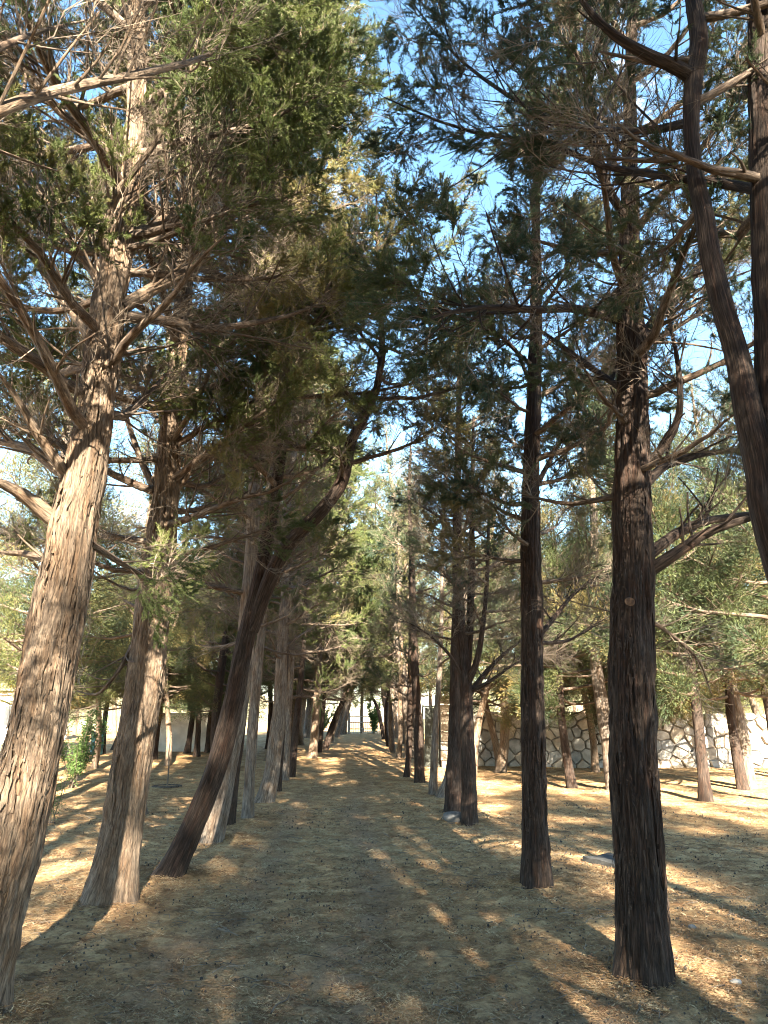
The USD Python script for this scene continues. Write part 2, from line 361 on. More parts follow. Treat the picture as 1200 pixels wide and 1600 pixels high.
def twig_spray(rng, L=0.62, n=16, r0=0.0034, bare=True):
    """A twig along +x with side twigs: (wood tubes, side twig polylines)."""
    S = 7
    ax = np.zeros((S, 3)); ax[:, 0] = np.linspace(0, L, S)
    ax[1:, 1:] += np.cumsum(rng.normal(0, 0.045, (S - 1, 2)), 0) * L / 0.6
    ax[:, 2] += 0.10 * L * np.linspace(0, 1, S) ** 2
    wood = [tubes(ax, np.linspace(r0, r0 * 0.4, S), 3)]
    f = np.sort(rng.uniform(0.08, 0.97, n))
    base = np.stack([np.interp(f, np.linspace(0, 1, S), ax[:, i]) for i in range(3)], 1)
    phi = rng.choice([0, math.pi], n) + rng.normal(0, 0.55, n)
    ang = rng.uniform(0.55, 1.05, n)
    d = np.stack([np.cos(ang), np.sin(ang) * np.cos(phi), np.sin(ang) * np.sin(phi)], 1)
    ln = L * (0.50 - 0.36 * f) * rng.uniform(0.6, 1.25, n)
    s = np.linspace(0, 1, 4)
    bend = rng.normal(0, 0.30, (n, 3)) + np.array([0.22, 0, 0.08])
    P = base[:, None] + d[:, None] * (ln[:, None] * s)[:, :, None] + bend[:, None] * (ln[:, None] * s ** 2)[:, :, None]
    wood.append(tubes(P, np.outer(np.full(n, r0 * 0.55), np.linspace(1, 0.45, 4)), 3))
    if bare:
        m = n * 3
        k = rng.integers(0, n, m); g = rng.uniform(0.2, 1.0, m)
        b2 = np.stack([np.array([np.interp(gg, s, P[kk, :, i]) for gg, kk in zip(g, k)]) for i in range(3)], 1)
        d2 = d[k] + 0.8 * rnd_perp(d[k], rng); d2 /= np.linalg.norm(d2, axis=1, keepdims=True)
        l2 = rng.uniform(0.03, 0.12, m) * L / 0.6
        P2 = b2[:, None] + d2[:, None] * (l2[:, None] * np.linspace(0, 1, 3))[:, :, None]
        wood.append(tubes(P2, np.outer(np.full(m, r0 * 0.36), np.linspace(1, 0.6, 3)), 3))
    return join(wood), P, ax

def leaf_strips(base, d, ln, w, rng):
    """Kite-shaped strips, two triangles each."""
    d = d / np.linalg.norm(d, axis=1, keepdims=True)
    side = rnd_perp(d, rng)
    nrm = np.cross(d, side)
    mid = base + d * (ln * 0.5)[:, None] + nrm * (ln * rng.uniform(-0.08, 0.14, len(ln)))[:, None]
    V = np.stack([base, mid + side * (w / 2)[:, None], base + d * ln[:, None], mid - side * (w / 2)[:, None]], 1)
    i = np.arange(len(base)) * 4
    return V.reshape(-1, 3), np.vstack([np.stack([i, i + 1, i + 2], 1), np.stack([i, i + 2, i + 3], 1)])

def leaf_spray(rng, L=0.42, n=15, per=88, ll=0.023, lw=0.0036):
    wood, P, ax = twig_spray(rng, L, n, 0.0038, bare=False)
    k = np.repeat(np.arange(n), per)
    g = rng.uniform(0.15, 1.0, len(k)) ** 0.8
    s = np.linspace(0, 1, 4)
    base = np.stack([np.array([np.interp(gg, s, P[kk, :, i]) for gg, kk in zip(g, k)]) for i in range(3)], 1)
    d0 = P[k, 3] - P[k, 0]; d0 /= np.linalg.norm(d0, axis=1, keepdims=True)
    d = d0 + rnd_perp(d0, rng) * rng.uniform(0.4, 1.6, (len(k), 1))
    m = per * 2
    ga = rng.uniform(0.55, 1.0, m)
    b2 = np.stack([np.interp(ga, np.linspace(0, 1, len(ax)), ax[:, i]) for i in range(3)], 1)
    da = np.tile([1.0, 0, 0.1], (m, 1)); da = da + rnd_perp(da, rng) * rng.uniform(0.3, 0.9, (m, 1))
    base, d = np.vstack([base, b2]), np.vstack([d, da])
    ln = ll * rng.uniform(0.6, 1.35, len(base))
    return wood, leaf_strips(base, d, ln, lw * rng.uniform(0.7, 1.3, len(base)), rng)

PROTO_SHAPES = {}
def shapes():
    r = np.random.default_rng(11)
    PROTO_SHAPES["bare"] = [twig_spray(r, 0.62, 15 + i) [0] for i in range(6)]
    PROTO_SHAPES["leafy"] = [leaf_spray(r) for _ in range(6)]
shapes()
PROTOS = {}
def protos(first_tree):
    """The shared pieces live under the first tree's own crowns; the other trees' crowns point at them."""
    for i, w in enumerate(PROTO_SHAPES["bare"]):
        p = f"{first_tree}/dead_twigs/twig_{i:03d}"
        usdkit.mesh(stage, p, (w[0], w[1]), TWIG, smooth=True)
        PROTOS.setdefault("bare", []).append(p)
    for lk, mat in (("olive", LEAF_OLIVE), ("blue", LEAF_BLUE), ("far", LEAF_FAR)):
        for i, (w, l) in enumerate(PROTO_SHAPES["leafy"]):
            p = f"{first_tree}/foliage/{lk}_spray_{i:03d}"
            UsdGeom.Xform.Define(stage, p)
            usdkit.mesh(stage, p + "/twig", (w[0], w[1]), TWIG, smooth=True)
            usdkit.mesh(stage, p + "/leaf", l, mat)
            PROTOS.setdefault(lk, []).append(p)

# ------------------------------------------------------------------ trees
def trunk_mesh(pts, rad, seg, k, rng, rough=0.012, flare=0.5, flare_h=0.22):
    """A fibrous trunk: pts (n, 3), rad (n). High-resolution ridges follow the grain."""
    c = spline(np.column_stack([pts, rad]), seg)
    P, R = c[:, :3], np.maximum(c[:, 3], 0.008)
    L = np.concatenate([[0], np.cumsum(np.linalg.norm(np.diff(P, axis=0), axis=1))])
    T = np.gradient(P, axis=0); T /= np.linalg.norm(T, axis=1, keepdims=True)
    A = np.array([0, 1.0, 0]) - T * T[:, 1:2]; A /= np.linalg.norm(A, axis=1, keepdims=True)
    B = np.cross(T, A)
    th = np.linspace(0, 2 * np.pi, k + 1)
    ct, st = np.cos(th)[None], np.sin(th)[None]
    sd = int(rng.integers(0, 1000))
    tw = 0.25 * L[:, None]                                   # the grain turns a little
    cx_, sx_ = np.cos(th[None] + tw), np.sin(th[None] + tw)
    Rm = max(R[0], 0.05)
    def nz(fa, fl, o):
        return noise(np.stack([cx_ * Rm * fa, sx_ * Rm * fa, L[:, None] * fl + 0 * cx_], -1), sd + o)
    ridge = 1 - np.abs(2 * nz(26, 1.6, 1) - 1)
    fine = nz(75, 5.0, 2)
    lump = nz(6, 1.8, 3) - 0.5
    fl = flare * np.exp(-L / flare_h)[:, None] * (0.30 + 0.95 * (0.5 + 0.5 * np.cos(3 * th[None] + sd)) ** 3 + 0.55 * (0.5 + 0.5 * np.cos(5 * th[None] + 2 * sd)) ** 4)
    scale = np.minimum(1, R[:, None] / 0.10)
    Rr = R[:, None] * (1 + fl + 0.14 * lump) + rough * scale * ((ridge - 0.5) * 1.7 + (fine - 0.5) * 1.3)
    V = P[:, None] + (A[:, None] * ct[:, :, None] + B[:, None] * st[:, :, None]) * Rr[:, :, None]
    V[:, -1] = V[:, 0]
    i = (np.arange(seg - 1)[:, None] * (k + 1) + np.arange(k)[None])
    q = np.stack([i, i + 1, i + k + 2, i + k + 1], -1).reshape(-1, 4)
    UV = np.stack(np.broadcast_arrays(th[None] * Rm + 0 * L[:, None], L[:, None] + 0 * th[None]), -1).reshape(-1, 2)
    return (V.reshape(-1, 3), np.vstack([q[:, [0, 1, 2]], q[:, [0, 2, 3]]])), UV, (P, R, A, B, L)

def loose_bark(core, n, rng, lo, hi, ln=(0.06, 0.26), w=(0.008, 0.030)):
    P, R, A, B, L = core
    l = rng.uniform(lo, hi, n); th = rng.uniform(0, 2 * np.pi, n)
    ip = lambda x, q: np.stack([np.interp(q, L, x[:, i]) for i in range(3)], 1)
    r = np.interp(l, L, R)
    ln, w = rng.uniform(*ln, n), rng.uniform(*w, n)
    vs, S = [], 4
    peel = rng.uniform(0.004, 0.045, n) * rng.uniform(0.3, 1, n)
    flip = rng.choice([-1, 1], n, p=[0.6, 0.4])
    for j in range(S):
        q = l + flip * ln * j / (S - 1)
        t2 = th + rng.normal(0, 0.03, n)
        o = ip(A, q) * np.cos(t2)[:, None] + ip(B, q) * np.sin(t2)[:, None]
        tg = -ip(A, q) * np.sin(t2)[:, None] + ip(B, q) * np.cos(t2)[:, None]
        c = ip(P, q) + o * (r * 1.03 + 0.004 + peel * (j / (S - 1)) ** 2)[:, None]
        ww = (w * (1.0 - 0.7 * j / (S - 1)))[:, None]
        vs += [c - tg * ww / 2, c + tg * ww / 2]
    V = np.stack(vs, 1).reshape(-1, 3)
    b = (np.arange(n) * 2 * S)[:, None] + np.arange(S - 1)[None] * 2
    f = np.concatenate([np.stack([b, b + 1, b + 3], -1).reshape(-1, 3), np.stack([b, b + 3, b + 2], -1).reshape(-1, 3)])
    UV = np.stack([V[:, 0] + V[:, 1], V[:, 2]], 1)
    return V, f, UV

def grow_limb(start, azim, elev, L, rng, S=9, up=0.35, wob=0.10):
    d = np.array([math.cos(azim) * math.cos(elev), math.sin(azim) * math.cos(elev), math.sin(elev)])
    p, out = np.array(start, float), [np.array(start, float)]
    w = np.zeros(3)
    for i in range(S - 1):
        w = 0.6 * w + rng.normal(0, wob, 3)
        e = d + w + np.array([0, 0, up * (i / (S - 1) - 0.25)])
        p = p + e / np.linalg.norm(e) * L / (S - 1)
        out.append(p.copy())
    return np.array(out)

CAM = np.array([0, 0, EYE])

def build_tree(name, label, group, base, trunk_pts, trunk_r, H, bark, leaf="olive", seed=0, seg=120, k=40, h0=2.4, Rb=2.0, gap=0.2,
               bare_h=4.0, rough=0.010, flare=0.35, manual=(), stems=(), strips=0, size=1.0, dens=1.3, side=None, min_len=0.3, limb_parts=40,
               elev=(0.15, 0.95), twig_dens=1.0, shape=0.7, leafp=1.0, cat="tree"):
    """trunk_pts: world points from the ground up; the rest of the stem up to H is added. side(azimuth) scales the limbs."""
    rng = np.random.default_rng(seed)
    tp, tr = [np.array(p, float) for p in trunk_pts], list(trunk_r)
    d = tp[-1] - tp[-2]; d /= np.linalg.norm(d)
    top = base[2] + H
    z0, r0 = tp[-1][2], tr[-1]
    if top > z0 + 0.5:
        n = max(2, int((top - z0) / 1.5))
        dxy = d[:2] / max(d[2], 0.3)
        for i in range(1, n + 1):
            u = i / n
            p = tp[len(trunk_pts) - 1] + np.array([*(dxy * (top - z0) * (u - 0.5 * u * u) * 0.8), (top - z0) * u])
            p[:2] += rng.normal(0, 0.06, 2)
            tp.append(p); tr.append(r0 * (1 - u) ** 0.9 + 0.012)
    tp, tr = np.array(tp), np.array(tr)
    path = thing(name, base, label, cat, group)
    tp = tp - base
    (mv, uv, core) = trunk_mesh(tp, tr, seg, k, rng, rough, flare)
    part(path, "trunk", mv, bark, smooth=True, uv=uv)
    P, R, A, B, L = core
    stemcores = [(P, R)]
    for sp, sr in stems:                                   # further stems: world points
        (sv, suv, sc) = trunk_mesh(np.array(sp) - base, np.array(sr), max(40, seg // 2), max(12, k // 2), rng, rough * 0.7, 0.0)
        part(path, "stem", sv, bark, smooth=True, uv=suv)
        stemcores.append((sc[0], sc[1]))
    if strips:
        b = loose_bark(core, strips, rng, 0.05, 4.5)
        part(path, "loose_bark", (b[0], b[1]), bark, uv=b[2], kind="stuff")
    # limbs: manual ones first (world polylines with base radius), then grown ones
    limbs = []
    for pl, r in manual:
        limbs.append((spline(np.array(pl) - base, 12), r, 0.75, False))
    for ci, (cp, cr) in enumerate(stemcores):
        hz_ = cp[:, 2]
        h, az = (h0 if ci == 0 else max(h0, hz_[0] + 1.0)), rng.uniform(0, 6.28)
        hmax = hz_.max()
        while h < hmax - 0.25:
            u = np.clip((h - h0) / max(H - h0, 1), 0, 1)
            az += 2.4 + rng.normal(0, 0.5)
            ln = Rb * (1 - u) ** shape * rng.uniform(0.6, 1.2) * (0.75 + 0.25 * min(1, (h - h0) / 1.5))
            if ci:
                ln *= 0.7
            if side is not None:
                ln *= side(az, h)
            if ln > min_len:
                st = np.array([np.interp(h, hz_, cp[:, i]) for i in range(3)])
                rt = float(np.interp(h, hz_, cr))
                e = elev[0] + (elev[1] - elev[0]) * u + rng.normal(0, 0.15)
                limbs.append((grow_limb(st, az, e, ln, rng, up=0.55), min(rt * 0.55, 0.012 + 0.014 * ln), u, True))
            h += gap * rng.uniform(0.6, 1.4)
    bare_pos, bare_dir, leaf_pos, leaf_dir = [], [], [], []
    meshes = []
    for pts, r, u, auto in limbs:
        S = len(pts)
        t = np.linspace(0, 1, S)
        parts_ = [tubes(pts, r * (1 - t) ** 0.8 + 0.005, 7 if r > 0.03 else 5)]
        ln = np.linalg.norm(np.diff(pts, axis=0), axis=1).sum()
        n2 = max(2, int(ln / (0.13 * size)))
        f = rng.uniform(0.12 if auto else 0.05, 0.98, n2)
        b = np.stack([np.interp(f, t, pts[:, i]) for i in range(3)], 1)
        T = np.gradient(pts, axis=0); T /= np.linalg.norm(T, axis=1, keepdims=True)
        td = np.stack([np.interp(f, t, T[:, i]) for i in range(3)], 1)
        pr = rnd_perp(td, rng); pr[:, 2] *= 0.55
        d2 = td * rng.uniform(0.35, 1.0, (n2, 1)) + pr * rng.uniform(0.6, 1.0, (n2, 1)) + np.array([0, 0, 0.12])
        d2 /= np.linalg.norm(d2, axis=1, keepdims=True)
        l2 = np.clip(ln * rng.uniform(0.12, 0.36, n2) * (1.15 - 0.6 * f), 0.12, 0.85)
        s = np.linspace(0, 1, 5)
        P2 = b[:, None] + d2[:, None] * (l2[:, None] * s)[:, :, None] + (rng.normal(0, 0.14, (n2, 3)) + [0, 0, 0.12])[:, None] * (l2[:, None] * s ** 2)[:, :, None]
        r2 = np.minimum(0.35 * (r * (1 - f) ** 0.8 + 0.005), 0.011) + 0.0015
        parts_.append(tubes(P2, r2[:, None] * np.linspace(1, 0.45, 5)[None], 4))
        meshes.append((r, join(parts_)))
        # where pieces hang: along the secondaries and along the outer limb
        m = np.maximum(1, (l2 / (0.13 * size) * dens).astype(int))
        kk = np.repeat(np.arange(n2), m)
        g = rng.uniform(0.25, 1.0, len(kk))
        pp = b[kk] + d2[kk] * (l2[kk] * g)[:, None]
        dd = d2[kk] + 0.55 * rnd_perp(d2[kk], rng) + np.array([0, 0, 0.18])
        nm = int(ln / (0.11 * size) * dens)
        fm = rng.uniform(0.3, 1.0, nm)
        pm = np.stack([np.interp(fm, t, pts[:, i]) for i in range(3)], 1)
        dm = np.stack([np.interp(fm, t, T[:, i]) for i in range(3)], 1)
        dm = dm + 0.8 * rnd_perp(dm, rng) + np.array([0, 0, 0.15])
        pp, dd, ff = np.vstack([pp, pm]), np.vstack([dd, dm]), np.concatenate([f[kk] * 0.7 + 0.3 * g, fm])
        hh = pp[:, 2]
        clump = noise((pp + base) * 1.1, 77)
        pl = np.clip((ff - 0.42) * 1.6 + (hh - bare_h) * 0.22 + (clump - 0.5) * 1.5, 0, 1) * leafp
        is_leaf = rng.uniform(size=len(pp)) < pl
        keep = np.linalg.norm(pp + base - CAM, axis=1) > 2.2
        a = is_leaf & keep
        leaf_pos.append(pp[a]); leaf_dir.append(dd[a])
        a = ~is_leaf & keep & (rng.uniform(size=len(pp)) < 0.30 * twig_dens)
        bare_pos.append(pp[a]); bare_dir.append(dd[a])
    order = sorted(range(len(meshes)), key=lambda i: -meshes[i][0])
    for i in order[:limb_parts]:
        v, f, u_ = meshes[i][1]
        part(path, "limb", (v, f), BARK_LIMB if i >= len(manual) else bark, smooth=True, uv=u_)
    if order[limb_parts:]:
        v, f, u_ = join([meshes[i][1] for i in order[limb_parts:]])
        part(path, "small_limbs", (v, f), BARK_LIMB, smooth=True, uv=u_, kind="stuff")
    bp, bd = np.vstack(bare_pos), np.vstack(bare_dir)
    lp, ld = np.vstack(leaf_pos), np.vstack(leaf_dir)
    if not PROTOS:
        UsdGeom.PointInstancer.Define(stage, path + "/dead_twigs"); UsdGeom.PointInstancer.Define(stage, path + "/foliage")
        protos(path)
    if len(bp):
        pi = instancer(path + "/dead_twigs", PROTOS["bare"], bp, frames(bd, rng), rng.uniform(0.6, 1.25, len(bp)) * size ** 0.8, rng.integers(0, 6, len(bp)))
        tag(pi, kind="stuff")
    pi = instancer(path + "/foliage", PROTOS[leaf], lp, frames(ld, rng), rng.uniform(0.7, 1.25, len(lp)) * size, rng.integers(0, 6, len(lp)))
    tag(pi, kind="stuff")
    STATS.append((name, len(bp), len(lp)))
    return path
STATS = []

def px_tree(pxs, Y=None):
    """Trunk points and radii from photograph pixels (x, y, width); the first is the foot."""
    g = on_ground(pxs[0][0], pxs[0][1])
    pts, rad = [], []
    for i, (x, y, w) in enumerate(pxs):
        p = g if i == 0 else at_depth(x, y, g[1])
        pts.append(p); rad.append(w / 2 * px_size(p))
    pts[0] = pts[0] - np.array([0, 0, 0.06])
    return g, pts, rad

def pl(Y, *pts):
    """A limb's world polyline from pixels (x, y[, metres further away])."""
    return [at_depth(p[0], p[1], Y + (p[2] if len(p) > 2 else 0.0)) for p in pts]

TREES = True
ROW_L, ROW_R = "cypresses of the left avenue row", "cypresses of the right avenue row"
if TREES:
    # --- left row, nearest first
    def base_below(px_foot, py_foot):
        return on_ground(px_foot, py_foot)
    g, pts, rad = px_tree([(-52, 1572, 88), (-8, 1400, 84), (22, 1300, 82), (55, 1150, 77), (82, 1000, 75), (103, 900, 70), (118, 800, 64), (133, 740, 58), (149, 640, 47), (160, 550, 50), (176, 450, 42), (190, 370, 33), (204, 280, 27), (214, 150, 24)])
    Y = g[1]
    man = [(pl(Y, (108, 820), (80, 808, -.05), (40, 776, -.2), (0, 755, -.35), (-60, 738, -.6)), 0.060),
           (pl(Y, (130, 745), (98, 738, .1), (50, 703, .3), (0, 690, .5), (-60, 668, .8)), 0.050),
           (pl(Y, (125, 760), (100, 735, -.1), (60, 680, -.3), (25, 620, -.5), (-20, 560, -.7)), 0.040),
           (pl(Y, (150, 540), (125, 500, .1), (90, 455, .3), (50, 400, .5), (0, 345, .7), (-40, 320, 1)), 0.045),
           (pl(Y, (165, 470), (150, 430, .1), (120, 390, .3), (60, 300, .5), (0, 255, .8)), 0.035),
           (pl(Y, (168, 500), (163, 420, -.1), (166, 350, -.2), (190, 290, -.3), (235, 235, -.4), (290, 130, -.6), (310, 60, -.7)), 0.034),
           (pl(Y, (190, 480), (240, 450, .15), (285, 430, .3), (340, 370, .5), (378, 290, .7), (440, 190, 1.0), (480, 110, 1.3)), 0.048),
           (pl(Y, (200, 370), (262, 340, .2), (335, 288, .4), (400, 240, .7), (450, 170, .9)), 0.036),
           (pl(Y, (198, 390), (255, 372, -.1), (300, 352, -.2), (360, 330, -.3), (420, 300, -.4)), 0.024),
           (pl(Y, (90, 880), (40, 865, .3), (0, 863, .6), (-40, 850, .8)), 0.030),
           (pl(Y, (142, 850), (190, 880, .4), (235, 905, .9), (260, 900, 1.3)), 0.022)]
    build_tree("cypress_tree", "thick leaning cypress at the left frame edge with shaggy sunlit tan bark", ROW_L, g, pts, rad, 14.5, BARK_TAN, "olive", 101, 420, 150,
               h0=3.3, Rb=2.4, gap=0.145, bare_h=4.4, rough=0.021, flare=0.45, manual=man, strips=1700, limb_parts=45)
    g, pts, rad = px_tree([(172, 1402, 66), (190, 1300, 56), (205, 1200, 54), (222, 1100, 52), (234, 1000, 50), (246, 900, 43), (256, 800, 38), (265, 700, 32), (272, 620, 28), (288, 450, 22), (300, 300, 18)])
    Y = g[1]
    man = [(pl(Y, (258, 790), (285, 752, .1), (320, 715, .2), (375, 698, .3), (450, 702, .5), (520, 705, .6)), 0.035),
           (pl(Y, (246, 770), (225, 730, .1), (200, 660, .2), (185, 600, .3), (175, 540, .5)), 0.04),
           (pl(Y, (262, 700), (300, 640, -.3), (340, 560, -.6), (400, 500, -.9)), 0.03),
           (pl(Y, (228, 905), (190, 880, -.2), (150, 850, -.3), (140, 845, -.5)), 0.03),
           (pl(Y, (205, 1010), (190, 1040, -.1), (172, 1065, -.1), (150, 1085, .2), (120, 1080, .5)), 0.02)]
    build_tree("cypress_tree", "second cypress of the left row with pale flaking bark and sun blotches", ROW_L, g, pts, rad, 15.5, BARK_TAN, "olive", 102, 320, 110,
               h0=3.0, Rb=2.4, gap=0.145, bare_h=4.6, rough=0.021, flare=0.40, manual=man, strips=1300, limb_parts=45)
    g, pts, rad = px_tree([(264, 1366, 34), (298, 1298, 32), (338, 1200, 31), (364, 1100, 29), (384, 1000, 27), (404, 915, 23), (418, 840, 19), (432, 760, 17), (442, 680, 15), (452, 560, 12), (460, 440, 10)])
    Y = g[1]
    st = [([at_depth(392, 985, Y), at_depth(424, 900, Y - .1), at_depth(452, 850, Y - .2), at_depth(500, 800, Y - .3), at_depth(534, 752, Y - .3), at_depth(549, 690, Y - .3), at_depth(578, 635, Y - .2), at_depth(592, 590, Y - .1), at_depth(596, 520, Y), at_depth(590, 420, Y), at_depth(588, 300, Y)],
           [.085, .085, .083, .08, .072, .062, .051, .043, .034, .024, .010])]
    build_tree("cypress_tree", "strongly leaning left cypress that forks into a dark curved stem", ROW_L, g, pts, rad, 13.5, BARK_RED, "olive", 103, 260, 90,
               flare=0.55, h0=4.3, Rb=2.1, gap=0.16, bare_h=5.9, stems=st, limb_parts=36)
    rows = [  # pixels of the trunk, bark, leaf, height, label
        ([(325, 1313, 40), (348, 1220, 36), (372, 1100, 30), (384, 1000, 26), (394, 850, 20)], BARK_GREY, "olive", 12.5, "grey cypress trunk close behind the foot of the leaning forked tree"),
        ([(352, 1290, 24), (364, 1200, 22), (374, 1130, 20), (384, 1000, 17), (392, 850, 13)], BARK_RED, "olive", 12, "dark cypress with a sunlit right edge, fifth of the left row"),
        ([(386, 1279, 17), (391, 1200, 16), (397, 1110, 15), (404, 1030, 14), (414, 930, 11)], BARK_GREY, "olive", 12, "slim straight grey cypress with sun blotches, sixth of the left row"),
        ([(413, 1253, 28), (424, 1210, 24), (432, 1150, 22), (437, 1100, 20), (441, 1000, 15), (446, 900, 11)], BARK_GREY, "olive", 12.5, "smooth silvery trunk with a sunlit swollen foot in the left row"),
        ([(431, 1236, 15), (437, 1160, 14), (442, 1080, 12), (447, 980, 10)], BARK_RED, "olive", 12, "dark trunk touching the right side of the silvery trunk"),
        ([(446, 1219, 11), (449, 1150, 10), (453, 1080, 9), (458, 980, 7)], BARK_GREY, "olive", 12, "thin speckled trunk between two dark trunks of the left row"),
        ([(455, 1214, 12), (461, 1150, 11), (470, 1060, 9), (476, 980, 7)], BARK_RED, "olive", 12, "dark upright trunk just before the gap in the left row"),
        ([(488, 1184, 14), (492, 1140, 12), (497, 1060, 10), (500, 980, 7)], BARK_TAN, "far", 12, "trunk with a bright yellow sunlit foot beyond the gap in the left row"),
        ([(499, 1176, 7), (505, 1110, 6), (511, 1040, 5)], BARK_RED, "far", 11, "thin dark trunk right behind the yellow-footed trunk"),
        ([(507, 1171, 11), (521, 1130, 9), (540, 1085, 8), (553, 1040, 6)], BARK_RED, "far", 11, "far dark trunk leaning hard towards the path on the left"),
        ([(516, 1160, 8), (530, 1110, 7), (546, 1060, 6)], BARK_TAN, "far", 11, "far tan trunk leaning over the path behind the dark leaning one"),
        ([(526, 1152, 7), (538, 1100, 6), (551, 1050, 5)], BARK_GREY, "far", 11, "far grey trunk near the crest on the left of the path"),
        ([(534, 1148, 8), (545, 1100, 7), (553, 1060, 6)], BARK_GREY, "far", 11, "last grey trunk of the left row before the bright end"),
    ]
    for i, (pxs, bk, lf, H, lab) in enumerate(rows):
        g, pts, rad = px_tree(pxs)
        far = g[1] > 20
        build_tree("cypress_tree", lab, ROW_L, g, pts, rad, H * (1.15 if far else 1.0), bk, lf, 120 + i, 90 if not far else 40, 28 if not far else 12, h0=2.9 if not far else 2.2, Rb=2.0 if not far else 3.0, dens=1.3 if not far else 1.7, gap=0.26 if not far else 0.36,
                   bare_h=5.4 if not far else 3.0, size=1.25 if not far else 1.8, limb_parts=14 if not far else 6, rough=0.009)
    # --- right row, nearest first
    g, pts, rad = px_tree([(1007, 1522, 74), (1003, 1440, 70), (997, 1300, 67), (989, 1150, 64), (988, 1000, 60), (988, 900, 56), (987, 800, 51), (988, 700, 44), (988, 600, 38), (985, 500, 35), (984, 400, 28), (984, 300, 23), (984, 200, 18), (986, 60, 14)])
    Y = g[1]
    man = [(pl(Y, (1012, 868), (1060, 832, .1), (1110, 813, .2), (1200, 800, .3), (1260, 790, .4)), 0.042),
           (pl(Y, (1010, 895), (1060, 862, -.1), (1110, 830, -.1), (1190, 803, -.2), (1260, 770, -.2)), 0.046),
           (pl(Y, (1000, 535), (1040, 480, .2), (1072, 445, .3), (1105, 400, .5), (1150, 360, .7), (1210, 330, 1)), 0.05),
           (pl(Y, (1004, 760), (1050, 722, .2), (1130, 705, .4), (1210, 700, .6)), 0.036),
           (pl(Y, (1004, 730), (1040, 695, -.1), (1062, 640, -.2), (1058, 560, -.3), (1040, 480, -.3)), 0.032),
           (pl(Y, (978, 340), (945, 285, -.2), (922, 215, -.3), (918, 150, -.4), (938, 40, -.5), (945, -40, -.5)), 0.036),
           (pl(Y, (970, 500), (900, 482, -.4), (842, 484, -.8), (772, 480, -1.2), (705, 488, -1.6), (665, 500, -1.8)), 0.036),
           (pl(Y, (975, 610), (925, 575, .4), (850, 520, .9), (790, 486, 1.2)), 0.026),
           (pl(Y, (990, 960), (1040, 985, .8), (1090, 1030, 1.4), (1110, 1080, 1.8)), 0.018)]
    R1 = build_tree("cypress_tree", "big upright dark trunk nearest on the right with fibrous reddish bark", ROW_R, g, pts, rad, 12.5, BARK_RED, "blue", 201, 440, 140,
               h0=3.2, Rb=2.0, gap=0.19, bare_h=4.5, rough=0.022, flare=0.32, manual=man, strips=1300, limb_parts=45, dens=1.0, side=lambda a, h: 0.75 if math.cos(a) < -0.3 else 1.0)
    # pruning scar on the trunk
    sc = at_depth(984, 940, Y - 0.17) - g
    c = trimesh.creation.cylinder(radius=0.028, height=0.05, sections=20)
    c.apply_transform(trimesh.transformations.rotation_matrix(math.pi / 2 + 0.25, [1, 0, 0])); c.apply_translation(sc)
    part(R1, "pruning_scar", (c.vertices, c.faces), WOODCUT, smooth=30)
    g, pts, rad = px_tree([(838, 1383, 42), (836, 1300, 37), (833, 1150, 34), (831, 1000, 31), (830, 900, 29), (829, 800, 25), (831, 700, 22), (835, 600, 19), (838, 450, 15), (838, 300, 11)])
    Y = g[1]
    man = [(pl(Y, (838, 1000), (870, 960, .2), (900, 925, .3), (950, 890, .5)), 0.03),
           (pl(Y, (838, 760), (870, 700, .2), (905, 640, .3), (925, 600, .4)), 0.028),
           (pl(Y, (825, 590), (800, 540, -.3), (740, 505, -.6), (690, 490, -.8)), 0.02),
           (pl(Y, (845, 1005), (890, 1000, .3), (930, 975, .4), (960, 960, .5)), 0.02)]
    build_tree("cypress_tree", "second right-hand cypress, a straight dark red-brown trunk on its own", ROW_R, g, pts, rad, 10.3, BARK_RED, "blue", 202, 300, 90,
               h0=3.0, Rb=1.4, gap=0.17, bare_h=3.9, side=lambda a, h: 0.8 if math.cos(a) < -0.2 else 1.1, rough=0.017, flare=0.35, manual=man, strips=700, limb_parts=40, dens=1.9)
    g, pts, rad = px_tree([(733, 1288, 23), (732, 1200, 22), (730, 1140, 20), (727, 1060, 18), (720, 980, 16), (714, 880, 14), (714, 780, 11), (716, 680, 9), (718, 560, 6)])
    Y = g[1]
    st = [([at_depth(728, 1070, Y), at_depth(734, 980, Y + .1), at_depth(737, 880, Y + .1), at_depth(738, 760, Y + .1), at_depth(740, 650, Y)], [.07, .06, .055, .04, .02]),
          ([at_depth(728, 1075, Y), at_depth(748, 1020, Y - .2), at_depth(760, 920, Y - .3), at_depth(764, 800, Y - .3)], [.06, .045, .035, .02])]
    man = [(pl(Y, (733, 1085), (760, 1050, .1), (790, 1020, .2), (830, 990, .4)), 0.05),
           (pl(Y, (735, 1080), (765, 1065, -.2), (800, 1040, -.3), (840, 1020, -.4)), 0.035),
           (pl(Y, (724, 1060), (700, 1020, -.2), (660, 985, -.4), (620, 965, -.5)), 0.03)]
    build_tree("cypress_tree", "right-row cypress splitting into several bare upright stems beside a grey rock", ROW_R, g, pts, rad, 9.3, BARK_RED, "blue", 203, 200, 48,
               h0=3.0, Rb=1.3, gap=0.2, bare_h=5.8, dens=1.7, manual=man, stems=st, limb_parts=20, twig_dens=2.2)
